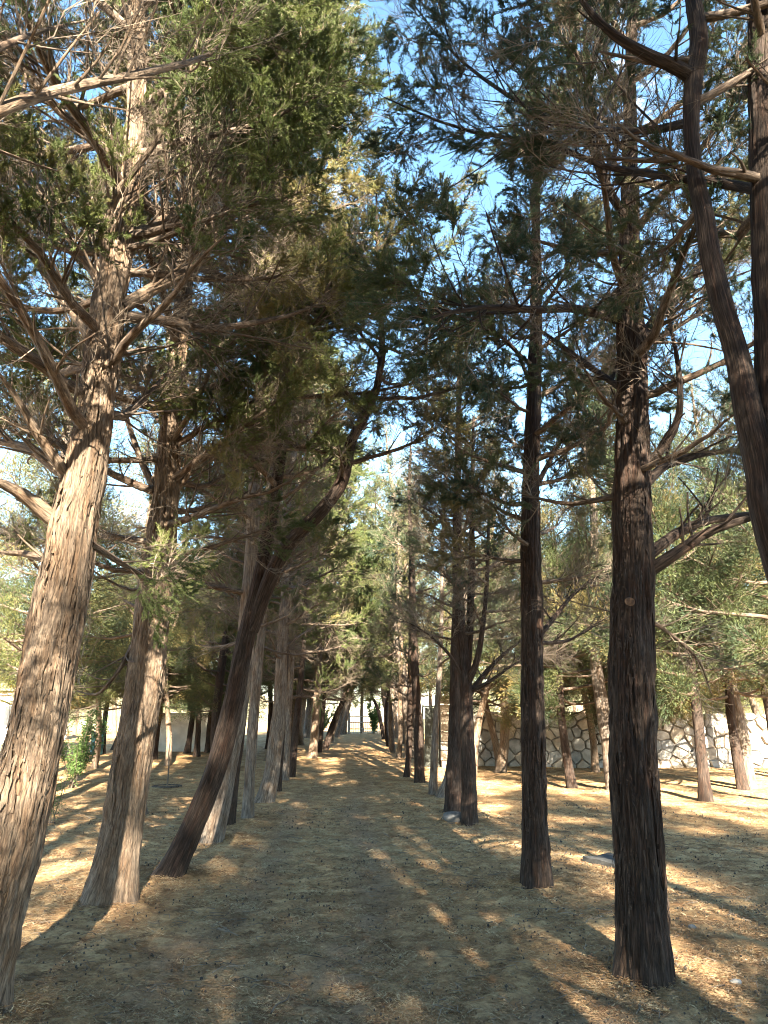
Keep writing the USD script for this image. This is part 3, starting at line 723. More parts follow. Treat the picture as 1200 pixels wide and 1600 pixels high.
    rows = [
        ([(706, 1269, 24), (709, 1200, 22), (711, 1120, 18), (712, 1000, 14), (716, 880, 10)], BARK_RED, "blue", 12, "red-brown trunk mottled with sun just left of the many-stemmed cypress"),
        ([(689, 1246, 16), (700, 1215, 12), (708, 1160, 10), (716, 1080, 8)], BARK_GREY, "blue", 8, "short slanted grey stem propped behind the red-brown mottled trunk"),
        ([(676, 1241, 13), (680, 1150, 10), (686, 1060, 8), (690, 960, 6)], BARK_GREY, "blue", 11.5, "slim greyish trunk standing in front of the dark gate"),
        ([(656, 1223, 15), (654, 1150, 14), (649, 1060, 12), (646, 960, 9)], BARK_RED, "blue", 12, "right-row trunk striped with slanting sun and shade, lit on its right"),
        ([(636, 1214, 9), (640, 1150, 9), (641, 1060, 8), (642, 960, 6)], BARK_RED, "blue", 12, "dark trunk with a bright white lit flank left of the striped trunk"),
        ([(623, 1185, 8), (626, 1140, 7), (625, 1080, 6)], BARK_TAN, "far", 11, "pale sunlit thin trunk at the right of the far path"),
        ([(613, 1176, 9), (611, 1120, 8), (614, 1060, 7)], BARK_GREY, "far", 12, "bluish grey straight trunk far along the right row"),
        ([(607, 1166, 6), (602, 1130, 6), (608, 1070, 5)], BARK_RED, "far", 11, "bent dark stem leaning beside the bluish grey trunk"),
        ([(600, 1155, 6), (591, 1110, 5), (578, 1080, 4)], BARK_RED, "far", 10, "far stem on the right leaning left over the crest of the path"),
    ]
    for i, (pxs, bk, lf, H, lab) in enumerate(rows):
        g, pts, rad = px_tree(pxs)
        far = g[1] > 20
        build_tree("cypress_tree", lab, ROW_R, g, pts, rad, H * 0.82, bk, lf, 220 + i, 90 if not far else 40, 28 if not far else 12, h0=2.9 if not far else 2.2, Rb=1.35, gap=0.28 if not far else 0.36,
                   bare_h=4.8 if not far else 3.4, size=1.25 if not far else 1.8, limb_parts=14 if not far else 6, rough=0.009, dens=0.9)
    # --- the two-stemmed tree at the right edge, its foot below the frame
    Y = 3.25
    foot = np.array([at_depth(1440, 1500, Y)[0], Y, 0.0]); foot[2] = float(height(foot[0], Y))
    p0 = [foot - [0, 0, .05], foot + [-.02, 0, .9]] + [at_depth(x, y, Y) for x, y in ((1242, 800), (1222, 600), (1202, 300), (1194, 150), (1188, 0))]
    r0 = [.16, .145, .125, .11, .085, .075, .068]
    st = [([foot + [-.05, .02, .7], at_depth(1215, 860, Y), at_depth(1190, 740, Y), at_depth(1168, 640, Y - .02), at_depth(1150, 550, Y), at_depth(1128, 475, Y), at_depth(1110, 400, Y), at_depth(1101, 340, Y), at_depth(1086, 270, Y), at_depth(1080, 200, Y), at_depth(1084, 125, Y), at_depth(1092, 60, Y), at_depth(1082, -10, Y), at_depth(1070, -120, Y)],
           [.085, .072, .066, .060, .055, .052, .048, .045, .041, .040, .046, .046, .041, .034])]
    man = [(pl(Y, (1078, 118), (1050, 102, -.05), (1010, 85, -.1), (960, 55, -.15), (920, 15, -.2), (890, -30, -.2)), 0.036),
           (pl(Y, (1190, 298), (1150, 290, .2), (1100, 284, .35), (1000, 270, .7), (925, 255, 1.0), (855, 222, 1.2), (780, 214, 1.5), (700, 195, 1.7), (600, 152, 2.0)), 0.026),
           (pl(Y, (1080, 190), (1000, 205, .5), (910, 200, .9), (840, 176, 1.2), (765, 130, 1.5), (705, 80, 1.7), (645, 5, 2.0)), 0.022)]
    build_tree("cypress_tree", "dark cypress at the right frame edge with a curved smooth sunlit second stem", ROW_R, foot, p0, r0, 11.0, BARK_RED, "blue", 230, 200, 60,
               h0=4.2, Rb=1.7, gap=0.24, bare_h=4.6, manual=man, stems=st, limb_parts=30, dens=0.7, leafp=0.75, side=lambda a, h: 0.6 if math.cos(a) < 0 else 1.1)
    # --- the tree left of the frame that sends one limb across the top left corner
    foot = np.array([-3.3, 2.6, 0.0]); foot[2] = float(height(-3.3, 2.6))
    Y = 2.6
    man = [(pl(Y, (-120, 225), (0, 172, .1), (100, 140, .3), (200, 120, .5), (300, 96, .8), (348, 68, 1.0), (372, 0, 1.1)), 0.030),
           (pl(Y, (-100, 120), (10, 70, .2), (60, 50, .5), (140, 30, .9)), 0.016)]
    build_tree("cypress_tree", "cypress outside the left edge that sends one limb across the top corner", ROW_L, foot, [foot - [0, 0, .05], foot + [.1, 0, 1.5], foot + [.15, 0, 3.2], foot + [.25, 0, 5.0]], [.18, .16, .14, .11], 11.0, BARK_TAN, "olive", 231, 120, 40,
               h0=4.4, Rb=1.8, gap=0.26, bare_h=4.8, manual=man, limb_parts=20, dens=0.8)

# ------------------------------------------------------------------ grove trees and trees out of the frame: one model of each kind, then copies
UsdGeom.Scope.Define(stage, "/World/Looks")
CLASSES = {}
def tree_class(key, H, h0, Rb, r0, bark, leafmat, seed, gap=0.28, lean=0.0, shape=0.6, dens=1.0, leafscale=1.45, n_strip=92, elev=(0.1, 0.9), bare=0.25, limbs_shown=8, bend=0.1):
    rng = np.random.default_rng(seed)
    root = f"/Models/{key}"
    n = 9
    z = np.linspace(0, H, n)
    tp = np.stack([lean * z + bend * np.sin(z * 0.9 + seed), bend * np.cos(z * 0.7 + seed) - bend * math.cos(seed), z - 0.06], 1)
    tr = r0 * (1 - z / H) ** 0.8 + 0.012
    (mv, uv, core) = trunk_mesh(tp, tr, 60, 16, rng, 0.012, 0.45)
    x = stage.CreateClassPrim("/Models") if not stage.GetPrimAtPath("/Models") else None
    UsdGeom.Xform.Define(stage, root)
    usdkit.mesh(stage, root + "/trunk", mv, bark, smooth=True, uv=uv)
    P, R = core[0], core[1]
    h, az, wood, big, B_, D_, T_ = h0, rng.uniform(0, 6), [], [], [], [], []
    while h < H - 0.3:
        u = (h - h0) / (H - h0)
        az += 2.4 + rng.normal(0, 0.5)
        ln = Rb * (1 - u) ** shape * rng.uniform(0.55, 1.2) * (0.7 + 0.3 * min(1, (h - h0) / 1.0))
        st = np.array([np.interp(h, P[:, 2], P[:, i]) for i in range(3)])
        pts = grow_limb(st, az, elev[0] + (elev[1] - elev[0]) * u + rng.normal(0, .15), max(ln, .3), rng, S=6, up=0.5)
        r = min(0.5 * float(np.interp(h, P[:, 2], R)), 0.012 + 0.012 * ln)
        t = np.linspace(0, 1, 6)
        tb = tubes(pts, r * (1 - t) ** 0.8 + 0.006, 5)
        (big if len(big) < limbs_shown else wood).append(tb)
        m = max(3, int(ln / 0.13 * dens))
        f = rng.uniform(0.2, 1.0, m)
        b = np.stack([np.interp(f, t, pts[:, i]) for i in range(3)], 1)
        td = (pts[-1] - pts[0]) / np.linalg.norm(pts[-1] - pts[0])
        d = td + rnd_perp(np.tile(td, (m, 1)), rng) * rng.uniform(0.5, 1.1, (m, 1)) + [0, 0, 0.15]
        d /= np.linalg.norm(d, axis=1, keepdims=True)
        l = ln * rng.uniform(0.15, 0.4, m) * (1.2 - 0.6 * f) + 0.15
        wood.append(tubes(b[:, None] + d[:, None] * (l[:, None] * np.linspace(0, 1, 3))[:, :, None], np.outer(np.full(m, 0.007), [1, .7, .4]), 3))
        g = rng.uniform(size=m) > bare * (1.3 - f)
        B_.append(b[g] + d[g] * l[g, None] * rng.uniform(0.4, 1.0, (g.sum(), 1))); D_.append(d[g])
        h += gap * rng.uniform(0.6, 1.4)
    for tb in big:
        p = unique(root, "limb")
        usdkit.mesh(stage, p, (tb[0], tb[1]), BARK_LIMB, smooth=True, uv=tb[2])
    w = join(wood)
    m_ = usdkit.mesh(stage, root + "/twigs", (w[0], w[1]), BARK_LIMB, smooth=True, uv=w[2])
    tag(m_, kind="stuff")
    c, d = np.vstack(B_), np.vstack(D_)
    k = np.repeat(np.arange(len(c)), n_strip)
    off = rng.normal(0, 0.085, (len(k), 3)) + d[k] * rng.uniform(-0.15, 0.25, (len(k), 1))
    dd = d[k] * 0.6 + off * 3.0 + rng.normal(0, 0.35, (len(k), 3))
    lv = leaf_strips(c[k] + off, dd, 0.062 * leafscale * rng.uniform(0.6, 1.3, len(k)), 0.011 * leafscale * rng.uniform(0.7, 1.3, len(k)), rng)
    m_ = usdkit.mesh(stage, root + "/foliage", lv, leafmat)
    tag(m_, kind="stuff")
    CLASSES[key] = root
    STATS.append(("class " + key, len(w[1]), len(lv[1])))

tree_class("tall_cypress", 12.0, 2.6, 2.1, 0.17, BARK_GREY, LEAF_FAR, 1, 0.27)
tree_class("tall_cypress_b", 11.0, 3.2, 2.3, 0.16, BARK_TAN, LEAF_FAR, 2, 0.29, bare=0.5, bend=0.18)
tree_class("grove_tree", 7.5, 2.1, 2.9, 0.11, BARK_RED, LEAF_GROVE, 3, 0.13, shape=0.5, elev=(0.0, 0.9), dens=1.6, bare=0.12, bend=0.12)
tree_class("grove_tree_b", 7.0, 1.9, 2.6, 0.10, BARK_TAN, LEAF_FAR, 4, 0.13, lean=0.05, shape=0.5, elev=(0.0, 0.9), dens=1.5, bare=0.15, bend=0.2)
tree_class("bright_tree", 7.0, 1.8, 2.6, 0.12, BARK_TAN, LEAF_BRIGHT, 5, 0.2, shape=0.45, elev=(0.1, 0.9), dens=1.2, leafscale=1.6)
tree_class("dark_cypress", 14.0, 2.0, 2.8, 0.17, BARK_RED, LEAF_GROVE, 6, 0.21, dens=1.4, bare=0.12, shape=0.42)

def copy_tree(key, loc, rot, label, group, scale=1.0, name="cypress_tree", tilt=None, cat="tree"):
    path = unique("/World", name)
    x = UsdGeom.Xform.Define(stage, path)
    x.AddTranslateOp().Set(Gf.Vec3d(*map(float, loc)))
    if tilt:
        x.AddRotateYOp().Set(float(tilt))
    x.AddRotateZOp().Set(float(rot))
    x.AddScaleOp().Set(Gf.Vec3f(scale, scale, scale))
    p = tag(x, label, cat, group)
    p.GetReferences().AddInternalReference(CLASSES[key])
    p.SetInstanceable(True)
    return path

G_R, G_L = "young trees of the right-hand grove", "trees of the left-hand grove"
grove = [  # foot pixel, model, scale, turn, tilt, label
    (893, 1232, "grove_tree", 0.95, 10, 0, "slim dark tree between the two nearest right-hand trunks", G_R),
    (923, 1207, "grove_tree_b", 1.0, 200, -3, "speckled trunk with a sunlit foot behind the slim dark grove tree", G_R),
    (932, 1199, "grove_tree", 1.0, 130, 0, "grey-brown trunk just right of the speckled trunk", G_R),
    (872, 1184, "grove_tree_b", 0.8, 60, 0, "thin grey stem in front of the bright wall left of the slim dark tree", G_R),
    (806, 1188, "grove_tree", 1.0, 300, 0, "stubby dark trunk standing before the shaded stones of the wall", G_R),
    (747, 1212, "grove_tree_b", 1.0, 20, 9, "left stem of the V-shaped pair, sunlit and leaning right", G_R),
    (776, 1199, "grove_tree_b", 1.0, 120, -2, "right stem of the V-shaped pair with bands of shade", G_R),
    (1044, 1197, "grove_tree", 1.0, 70, -2, "reddish trunk by the wall just right of the big near trunk", G_R),
    (1057, 1187, "grove_tree_b", 0.9, 170, 0, "pale thin trunk close against the sunlit wall", G_R),
    (1104, 1252, "grove_tree", 1.0, 215, -4, "leaning young tree with a sunlit foot and a dark low crown on the right", G_R),
    (1131, 1196, "grove_tree_b", 1.0, 260, -5, "tilted brown trunk behind the leaning young tree", G_R),
    (1161, 1234, "grove_tree", 1.05, 330, 2, "crooked mottled trunk near the right frame edge", G_R),
    (1150, 1188, "grove_tree", 0.9, 15, 0, "thin far trunk beside the wall behind the crooked mottled one", G_R),
    (1215, 1215, "grove_tree", 1.1, 95, 0, "grove tree whose crown enters at the right frame edge", G_R),
    (240, 1187, "grove_tree", 0.9, 40, 8, "dark tilted trunk just right of the second left cypress", G_L),
    (258, 1196, "grove_tree_b", 0.9, 150, 4, "trunk dotted with round sun spots in the left grove", G_L),
    (293, 1177, "grove_tree", 1.0, 250, 0, "leftmost of three upright trunks before the white wall", G_L),
    (307, 1182, "grove_tree", 0.95, 80, 3, "middle trunk before the white wall with a low fork", G_L),
    (325, 1176, "grove_tree", 1.1, 310, 2, "thickest trunk before the white wall, right of the forked one", G_L),
    (140, 1201, "grove_tree_b", 0.9, 200, 4, "sun-flecked trunk beside the green bushes on the left", G_L),
    (160, 1178, "grove_tree", 0.9, 20, 3, "dark trunk behind the sun-flecked one near the litter bin", G_L),
    (178, 1172, "grove_tree", 0.85, 120, 14, "far slanted dark stem left of the second left cypress", G_L),
    (20, 1190, "bright_tree", 0.9, 10, 0, "yellow-green sunlit tree seen behind the leaning left trunk", G_L),
    (-60, 1200, "bright_tree", 1.0, 100, 0, "yellow-green tree at the left frame edge with hanging low branches", G_L),
    (90, 1180, "bright_tree", 0.9, 190, 0, "pale green tree behind the bushes on the left", G_L),
    (240, 1168, "grove_tree", 1.2, 280, 0, "green tree far behind the sun-dotted trunk", G_L),
    (350, 1172, "grove_tree", 1.1, 30, 0, "dark green tree behind the fifth trunk of the left row", G_L),
    (420, 1170, "grove_tree", 1.1, 130, 0, "green tree standing behind the silvery trunk", G_L),
    (1290, 1260, "grove_tree", 1.15, 45, 0, "grove tree just outside the right edge whose leaves hang into the frame", G_R),
    (1010, 1205, "grove_tree_b", 1.05, 310, 0, "olive tree hidden behind the big near trunk at the wall", G_R),
    (1190, 1190, "grove_tree_b", 1.2, 140, 0, "broad olive tree by the wall at the right frame edge", G_R),
    (960, 1188, "grove_tree", 1.15, 220, 0, "dark tree by the wall left of the big near trunk", G_R),
    (60, 1215, "grove_tree", 1.1, 75, 0, "dark green tree mostly hidden by the leaning left trunk", G_L),
    (200, 1185, "grove_tree_b", 1.2, 330, 0, "olive tree directly behind the second left cypress", G_L),
]
for x, y, key, sc, rot, tilt, lab, grp in grove:
    copy_tree(key, on_ground(x, y), rot, lab, grp, sc, "grove_tree", tilt)
# the bright trees at the far end of the avenue
for i, (x, Yd, sc, lab) in enumerate(((-2.7, 54.5, 0.9, "yellow-green tree glowing at the far end of the path"), (-1.6, 57, 1.1, "light green tree at the far end, right of the glowing one"), (-5.0, 60, 1.2, "sunlit tree left of the far end of the path"), (0.8, 60, 1.2, "sunlit tree right of the far end behind the row"))):
    copy_tree("bright_tree", (x, Yd, float(height(x, Yd)) - 0.1), 80 * i, lab, "sunlit trees at the end of the avenue", sc, "bright_tree")
# the farthest trees of both rows, merging towards the crest
rng = np.random.default_rng(15)
for i in range(14):
    for sd, nm in ((-1, "left"), (1, "right")):
        Yd = 29 + 2.1 * i + rng.normal(0, .4)
        X = -0.036 * Yd - 0.45 + sd * (2.75 + rng.normal(0, .2))
        copy_tree(["tall_cypress_b", "tall_cypress"][(i + (sd > 0)) % 2], (X, Yd, float(height(X, Yd)) - 0.03), rng.uniform(0, 360), f"far cypress of the {nm} row, one of a file merging towards the bright end", f"farthest cypresses of the {nm} row", rng.uniform(1.0, 1.2) if i < 8 else rng.uniform(0.85, 1.05), "cypress_tree", -sd * rng.uniform(-1, 4))
# taller cypresses in the groves, behind the avenue rows
for i, (X, Yd, key, sc, lab, grp) in enumerate((
        (-4.55, 14.2, "tall_cypress", 0.95, "tall cypress seen between the two nearest left trunks", G_L), (-7.75, 17, "tall_cypress", 1.0, "taller olive cypress farther back behind the leaning left trunk", G_L),
        (-6.4, 20, "tall_cypress_b", 1.05, "tall thin-crowned cypress behind the second left cypress", G_L), (-6.6, 14.5, "tall_cypress", 1.05, "tall cypress right behind the leaning shaggy left trunk", G_L),
        (-5.2, 24, "dark_cypress", 0.85, "tall dark cypress behind the silvery trunk", G_L), (-13, 23, "tall_cypress_b", 1.1, "tall far cypress behind the yellow-green trees on the left", G_L),
        (5.4, 18.5, "tall_cypress", 0.95, "tall cypress right of the second right-hand trunk", G_R), (9.0, 19.5, "tall_cypress", 0.95, "tall olive cypress right of the big near trunk", G_R),
        (7.2, 22.5, "dark_cypress", 0.8, "tall dark cypress behind the big near trunk", G_R), (11.8, 20.5, "tall_cypress", 1.0, "tall cypress at the right frame edge behind the curved stem", G_R),
        (3.6, 23.5, "tall_cypress_b", 0.9, "tall sunlit cypress left of the second right-hand trunk", G_R))):
    copy_tree(key, (X, Yd, float(height(X, Yd)) - 0.03), 47 * i, lab, grp, sc)
# mid-distance trees beyond the walls
rng = np.random.default_rng(5)
beyond = []
for i in range(34):
    X = rng.uniform(-34, 40); Yd = rng.uniform(36, 70)
    if abs(X + 0.036 * Yd) < 5:
        continue
    beyond.append((X, Yd))
for i, (X, Yd) in enumerate(beyond):
    key = ["tall_cypress", "tall_cypress_b", "bright_tree", "tall_cypress_b"][i % 4]
    copy_tree(key, (X, Yd, float(height(X, Yd)) - 0.05), rng.uniform(0, 360), "tree massed with others beyond the walls, its crown merging with theirs", "trees massed beyond the walls", rng.uniform(0.75, 1.05), "background_tree")
# the avenue goes on behind the photographer and shades the foreground
rng = np.random.default_rng(8)
behind = []
for i in range(11):
    yy = -1.4 - 2.9 * i
    behind.append((2.2 - 0.036 * yy + rng.normal(0, .15), yy + rng.normal(0, .4)))
    behind.append((-2.7 - 0.036 * yy + rng.normal(0, .15), yy + rng.normal(0, .4)))
for i in range(12):
    behind.append((rng.uniform(4.6, 14), rng.uniform(-24, 4)))
for i in range(4):
    behind.append((rng.uniform(-14, -6), rng.uniform(-24, 2)))
for i, (X, Yd) in enumerate(behind):
    if i in (3, 7):                                      # two gaps in the left row let the low sun through
        continue
    copy_tree("tall_cypress_b" if i in (2, 4, 8) else ["dark_cypress", "dark_cypress", "tall_cypress"][i % 3], (X, Yd, float(height(X, Yd))), rng.uniform(0, 360), "cypress of the avenue standing behind the photographer", "cypresses behind the photographer", (1.12 if i % 2 == 0 else 0.92) * rng.uniform(0.95, 1.05) if i < 22 else rng.uniform(0.9, 1.05))

# ------------------------------------------------------------------ walls
def stone_wall(name, p0, p1, H, label, stone=0.42, seed=1, thick=0.4, mats=None, coursed=False):
    """A wall of separate stones, proud of a dark mortar core. p0, p1: ends (x, y) seen from the path side."""
    rng = np.random.default_rng(seed)
    p0, p1 = np.array(p0, float), np.array(p1, float)
    L = np.linalg.norm(p1 - p0); ex = (p1 - p0) / L
    nrm = np.array([ex[1], -ex[0]])
    zb = min(float(height(*p0)), float(height(*p1)), float(height(*((p0 + p1) / 2)))) - 0.15
    path = thing(name, (p0[0], p0[1], zb), label, "wall", rotz=math.degrees(math.atan2(ex[1], ex[0])))
    core = trimesh.creation.box([L, thick - 0.12, H * 0.88]); core.apply_translation([L / 2, thick / 2, H * 0.44])
    part(path, "mortar", (core.vertices, core.faces), MORTAR)
    nx_, nz_ = int(L / stone), max(3, int(H / (stone * 0.8)))
    seeds = []
    for j in range(-2, nz_ + 2):
        for i in range(-2, nx_ + 2):
            seeds.append(((i + 0.5 + 0.5 * (j % 2)) * L / nx_ + rng.normal(0, 0.19) * stone * 1.6, (j + 0.5) * H / nz_ + rng.normal(0, 0.17) * stone * 1.5))
    vor = Voronoi(np.array(seeds))
    tx = np.arange(0, L + 0.3, 0.3)
    frame = Polygon([(0, 0), (L, 0)] + [(min(x, L), H * 0.9 + 0.28 * (noise(np.array([x * 1.4, 0.5, 0.5]), seed) - 0.3)) for x in tx[::-1]])
    mats = mats or [STONE_A, STONE_B, STONE_C]
    for pi_, reg in enumerate(vor.point_region):
        r = vor.regions[reg]
        if not r or -1 in r:
            continue
        poly = Polygon(vor.vertices[r]).intersection(frame).buffer(-0.035).buffer(0.02)
        if poly.is_empty or poly.area < 0.012 or poly.geom_type != "Polygon":
            continue
        poly = poly.simplify(0.012)
        ring = np.array(poly.exterior.coords)[:-1]
        n = len(ring)
        c = ring.mean(0)
        out = rng.uniform(0.03, 0.13)
        q = c + (ring - c) * 0.90
        V = [(x, 0.10, z) for x, z in ring] + [(x, 0.06 - out * 0.6, z) for x, z in ring] + [(x, 0.06 - out + rng.uniform(-.008, .008), z) for x, z in q] + [(c[0], 0.055 - out - rng.uniform(0, .01), c[1])]
        f = []
        for a in range(n):
            b = (a + 1) % n
            f += [(a, b, n + b), (a, n + b, n + a), (n + a, n + b, 2 * n + b), (n + a, 2 * n + b, 2 * n + a), (2 * n + a, 2 * n + b, 3 * n)]
        m = trimesh.Trimesh(np.array(V), np.array(f), process=False)
        if m.face_normals[m.triangles_center[:, 1].argmin(), 1] > 0:
            m.invert()
        part(path, "stone", (m.vertices, m.faces), mats[int(rng.integers(0, len(mats)))], smooth=35)
    return path

a, b = on_ground(700, 1191), on_ground(1240, 1192)
YW = 25.5
wl = at_depth(702, 1150, YW)[0]
stone_wall("stone_wall", (wl, YW), (18.5, YW + 0.6), 2.05, "rough stone wall with dark joints closing the right-hand grove", 0.39, 3)
# pier of squared blocks at the wall's end and the dark gate beside it
rng = np.random.default_rng(9)
pxx = at_depth(697, 1150, YW - 0.2)[0]
zp = float(height(pxx, YW - 0.2)) - 0.1
path = thing("stone_pier", (pxx, YW - 0.2, zp), "pier of squared pale blocks at the left end of the stone wall", "pier")
z = 0.0
while z < 2.1:
    hh = rng.uniform(0.24, 0.32)
    bb = trimesh.creation.box([0.36 + rng.uniform(-.02, .02), 0.4 + rng.uniform(-.02, .02), hh - 0.025])
    bb.apply_translation([rng.uniform(-.01, .01), 0, z + hh / 2])
    part(path, "block", (bb.vertices, bb.faces), [STONE_A, STONE_B][int(rng.integers(0, 2))])
    z += hh
gx0, gx1 = at_depth(662, 1150, YW - 0.1)[0], at_depth(691, 1150, YW - 0.1)[0]
path = thing("metal_gate", ((gx0 + gx1) / 2, YW - 0.1, zp), "dark olive sheet gate beside the pier of squared blocks", "gate")
W_ = gx1 - gx0 - 0.06
for n_, ext, off in (("leaf", [W_, 0.03, 1.85], [0, 0, 1.05]), ("top_rail", [W_ + .04, 0.06, 0.07], [0, 0, 2.015]), ("bottom_rail", [W_ + .04, 0.06, 0.07], [0, 0, 0.08]), ("brace", [W_, 0.05, 0.05], [0, -0.04, 1.05])):
    bb = trimesh.creation.box(ext); bb.apply_translation(off)
    part(path, n_, (bb.vertices, bb.faces), METAL_DARK)
for sx in (-1, 1):
    bb = trimesh.creation.box([0.06, 0.07, 2.06]); bb.apply_translation([sx * (W_ / 2 + 0.05), 0, 1.03])
    part(path, "gate_post", (bb.vertices, bb.faces), METAL_DARK)
# white rendered wall on the left with a coping
YL = 33.0
xl0, xl1 = at_depth(205, 1150, YL)[0], at_depth(372, 1150, YL)[0]
zl = float(height((xl0 + xl1) / 2, YL)) - 0.25
path = thing("white_wall", ((xl0 + xl1) / 2, YL, zl), "plain bright white wall behind the left-hand grove", "wall")
bb = trimesh.creation.box([xl1 - xl0, 0.25, 1.75]); bb.apply_translation([0, 0, 0.875])
part(path, "wall_face", (bb.vertices, bb.faces), RENDER)
bb = trimesh.creation.box([xl1 - xl0 + .06, 0.33, 0.08]); bb.apply_translation([0, 0, 1.79])
part(path, "coping", (bb.vertices, bb.faces), WHITE)
# low white building seen in slivers at the left edge
c = at_depth(-40, 1130, 38.0)
zb = float(height(c[0], 38.0)) - 0.1
path = thing("white_building", (c[0], 38.0, zb), "low white building glimpsed at the left edge behind bright leaves", "building")
bb = trimesh.creation.box([6.0, 4.0, 2.6]); bb.apply_translation([0, 2, 1.3]); part(path, "wall", (bb.vertices, bb.faces), WHITE)
bb = trimesh.creation.box([6.5, 4.5, 0.18]); bb.apply_translation([0, 2, 2.72]); part(path, "roof", (bb.vertices, bb.faces), ROOF)
for dx in (-1.6, 0.2, 1.9):
    bb = trimesh.creation.box([0.9, 0.06, 0.9]); bb.apply_translation([dx, -0.01, 1.45]); w_ = part(path, "window", (bb.vertices, bb.faces), GLASSY)
    bb = trimesh.creation.box([1.1, 0.14, 0.07]); bb.apply_translation([dx, -0.03, 0.94]); part(w_, "sill", (bb.vertices, bb.faces), WHITE)
# white gate at the far end of the avenue
gc = at_depth(580, 1140, 55.0)
zb = float(height(gc[0], 55.0)) - 0.05
path = thing("white_gate", (gc[0], 55.0, zb), "small white barred gate with posts at the end of the path", "gate")
for dx in (-1.6, 0.1, 1.6):
    bb = trimesh.creation.box([0.16, 0.16, 1.5]); bb.apply_translation([dx, 0, 0.75]); part(path, "post", (bb.vertices, bb.faces), WHITE)
for zz in (0.35, 0.8, 1.2):
    bb = trimesh.creation.box([3.1, 0.05, 0.07]); bb.apply_translation([0, 0.06, zz]); part(path, "rail", (bb.vertices, bb.faces), WHITE)
for dx in np.arange(-1.45, 1.5, 0.17):
    bb = trimesh.creation.box([0.03, 0.03, 1.15]); bb.apply_translation([dx, 0.1, 0.66]); part(path, "bar", (bb.vertices, bb.faces), WHITE)

# ------------------------------------------------------------------ bushes, sapling, bin, stones, sticks
def bush(name, label, loc, H, W, n_stem, seed, per=34, ll=0.06, cat="bush"):
    rng = np.random.default_rng(seed)
    path = thing(name, loc, label, cat)
    c, d = [], []
    for i in range(n_stem):
        az = rng.uniform(0, 6.28)
        pts = grow_limb((rng.normal(0, .05), rng.normal(0, .05), -0.03), az, rng.uniform(0.9, 1.45), H * rng.uniform(0.6, 1.1), rng, S=7, up=0.2, wob=0.08)
        pts[:, :2] *= W / H * 1.6
        t = tubes(pts, np.linspace(0.012, 0.003, 7), 5)
        part(path, "stem", (t[0], t[1]), TWIG, smooth=True)
        for q in range(per):
            f = rng.uniform(0.2, 1)
            c.append([np.interp(f, np.linspace(0, 1, 7), pts[:, k]) for k in range(3)]); d.append(rng.normal(size=3) + [0, 0, .5])
    c, d = np.array(c), np.array(d); d /= np.linalg.norm(d, axis=1, keepdims=True)
    k = np.repeat(np.arange(len(c)), 9)
    s = rng.uniform(0.02, 0.16, len(k))
    b = c[k] + d[k] * s[:, None] + rng.normal(0, .02, (len(k), 3))
    lv = leaf_strips(b, d[k] * .4 + rng.normal(0, .6, (len(k), 3)), ll * rng.uniform(.6, 1.2, len(k)), ll * 0.5 * rng.uniform(.7, 1.2, len(k)), rng)
    part(path, "leaves", lv, LEAF_BUSH, kind="stuff")
bush("leafy_shrub", "small sparse green shrub behind the leaning left trunk", on_ground(76, 1287), 1.1, 0.55, 7, 1, 16, 0.035)
bush("leafy_shrub", "tall dense bright green bush left of the sun-flecked trunk", on_ground(112, 1232), 1.9, 1.1, 14, 2, 40, 0.06)
bush("leafy_shrub", "low green bush at the left frame edge", on_ground(8, 1225), 1.2, 0.9, 10, 3, 36, 0.06)
bush("leafy_shrub", "bright shrub left of the white gate at the end of the path", (-4.4, 53.2, float(height(-4.4, 53.2))), 2.4, 1.6, 12, 4, 40, 0.12)
bush("leafy_shrub", "bright shrub right of the white gate at the end of the path", (-0.7, 53.4, float(height(-0.7, 53.4))), 2.6, 1.6, 12, 5, 40, 0.12)
# sapling with its ring of soil
g = on_ground(261, 1229)
path = thing("sapling", g, "thin bare sapling in a small earth ring on the left", "sapling")
t = tubes(np.array([[0, 0, -.05], [.01, 0, .4], [-.02, 0, .8], [-.01, .01, 1.1]]), np.array([.022, .018, .014, .008]), 6); part(path, "stem", (t[0], t[1]), TWIG, smooth=True)
rg = trimesh.creation.torus(0.32, 0.05, 24, 8); rg.apply_scale([1, 1, .6]); part(path, "earth_ring", (rg.vertices, rg.faces), DEBRIS, smooth=True)
# litter bin
g = on_ground(150, 1180)
path = thing("litter_bin", g, "dark teal litter bin standing in the left grove", "bin")
c = trimesh.creation.cylinder(radius=0.24, height=0.8, sections=20); c.apply_translation([0, 0, .42]); part(path, "body", (c.vertices, c.faces), BIN, smooth=30)
c = trimesh.creation.cylinder(radius=0.27, height=0.07, sections=20); c.apply_translation([0, 0, .86]); part(path, "rim", (c.vertices, c.faces), BIN, smooth=30)

def rock(name, label, loc, size, seed, mat, cat="rock"):
    rng = np.random.default_rng(seed)
    m = trimesh.creation.icosphere(3)
    v = np.array(m.vertices)
    v *= (0.75 + 0.5 * fbm(v * 1.6 + seed, 3, seed))[:, None]
    v = v * np.array(size) / 2
    mm = usdkit.mesh(stage, unique("/World", name), (v + np.array(loc) + [0, 0, size[2] * 0.25], m.faces), mat, smooth=True)
    tag(mm, label, cat)
rock("grey_rock", "low grey rock at the foot of the many-stemmed right cypress", on_ground(712, 1283), (0.42, 0.3, 0.2), 4, ROCK)
rock("pale_stone", "small white stone at the right of the big near trunk", on_ground(1150, 1538), (0.075, 0.05, 0.035), 5, STONE_C, "stone")
rock("small_stone", "grey pebble beyond the right side of the big near trunk", on_ground(1082, 1452), (0.06, 0.05, 0.04), 6, ROCK, "stone")
g = on_ground(955, 1349)
s = trimesh.creation.box([0.42, 0.5, 0.06]); s = s.subdivide().subdivide()
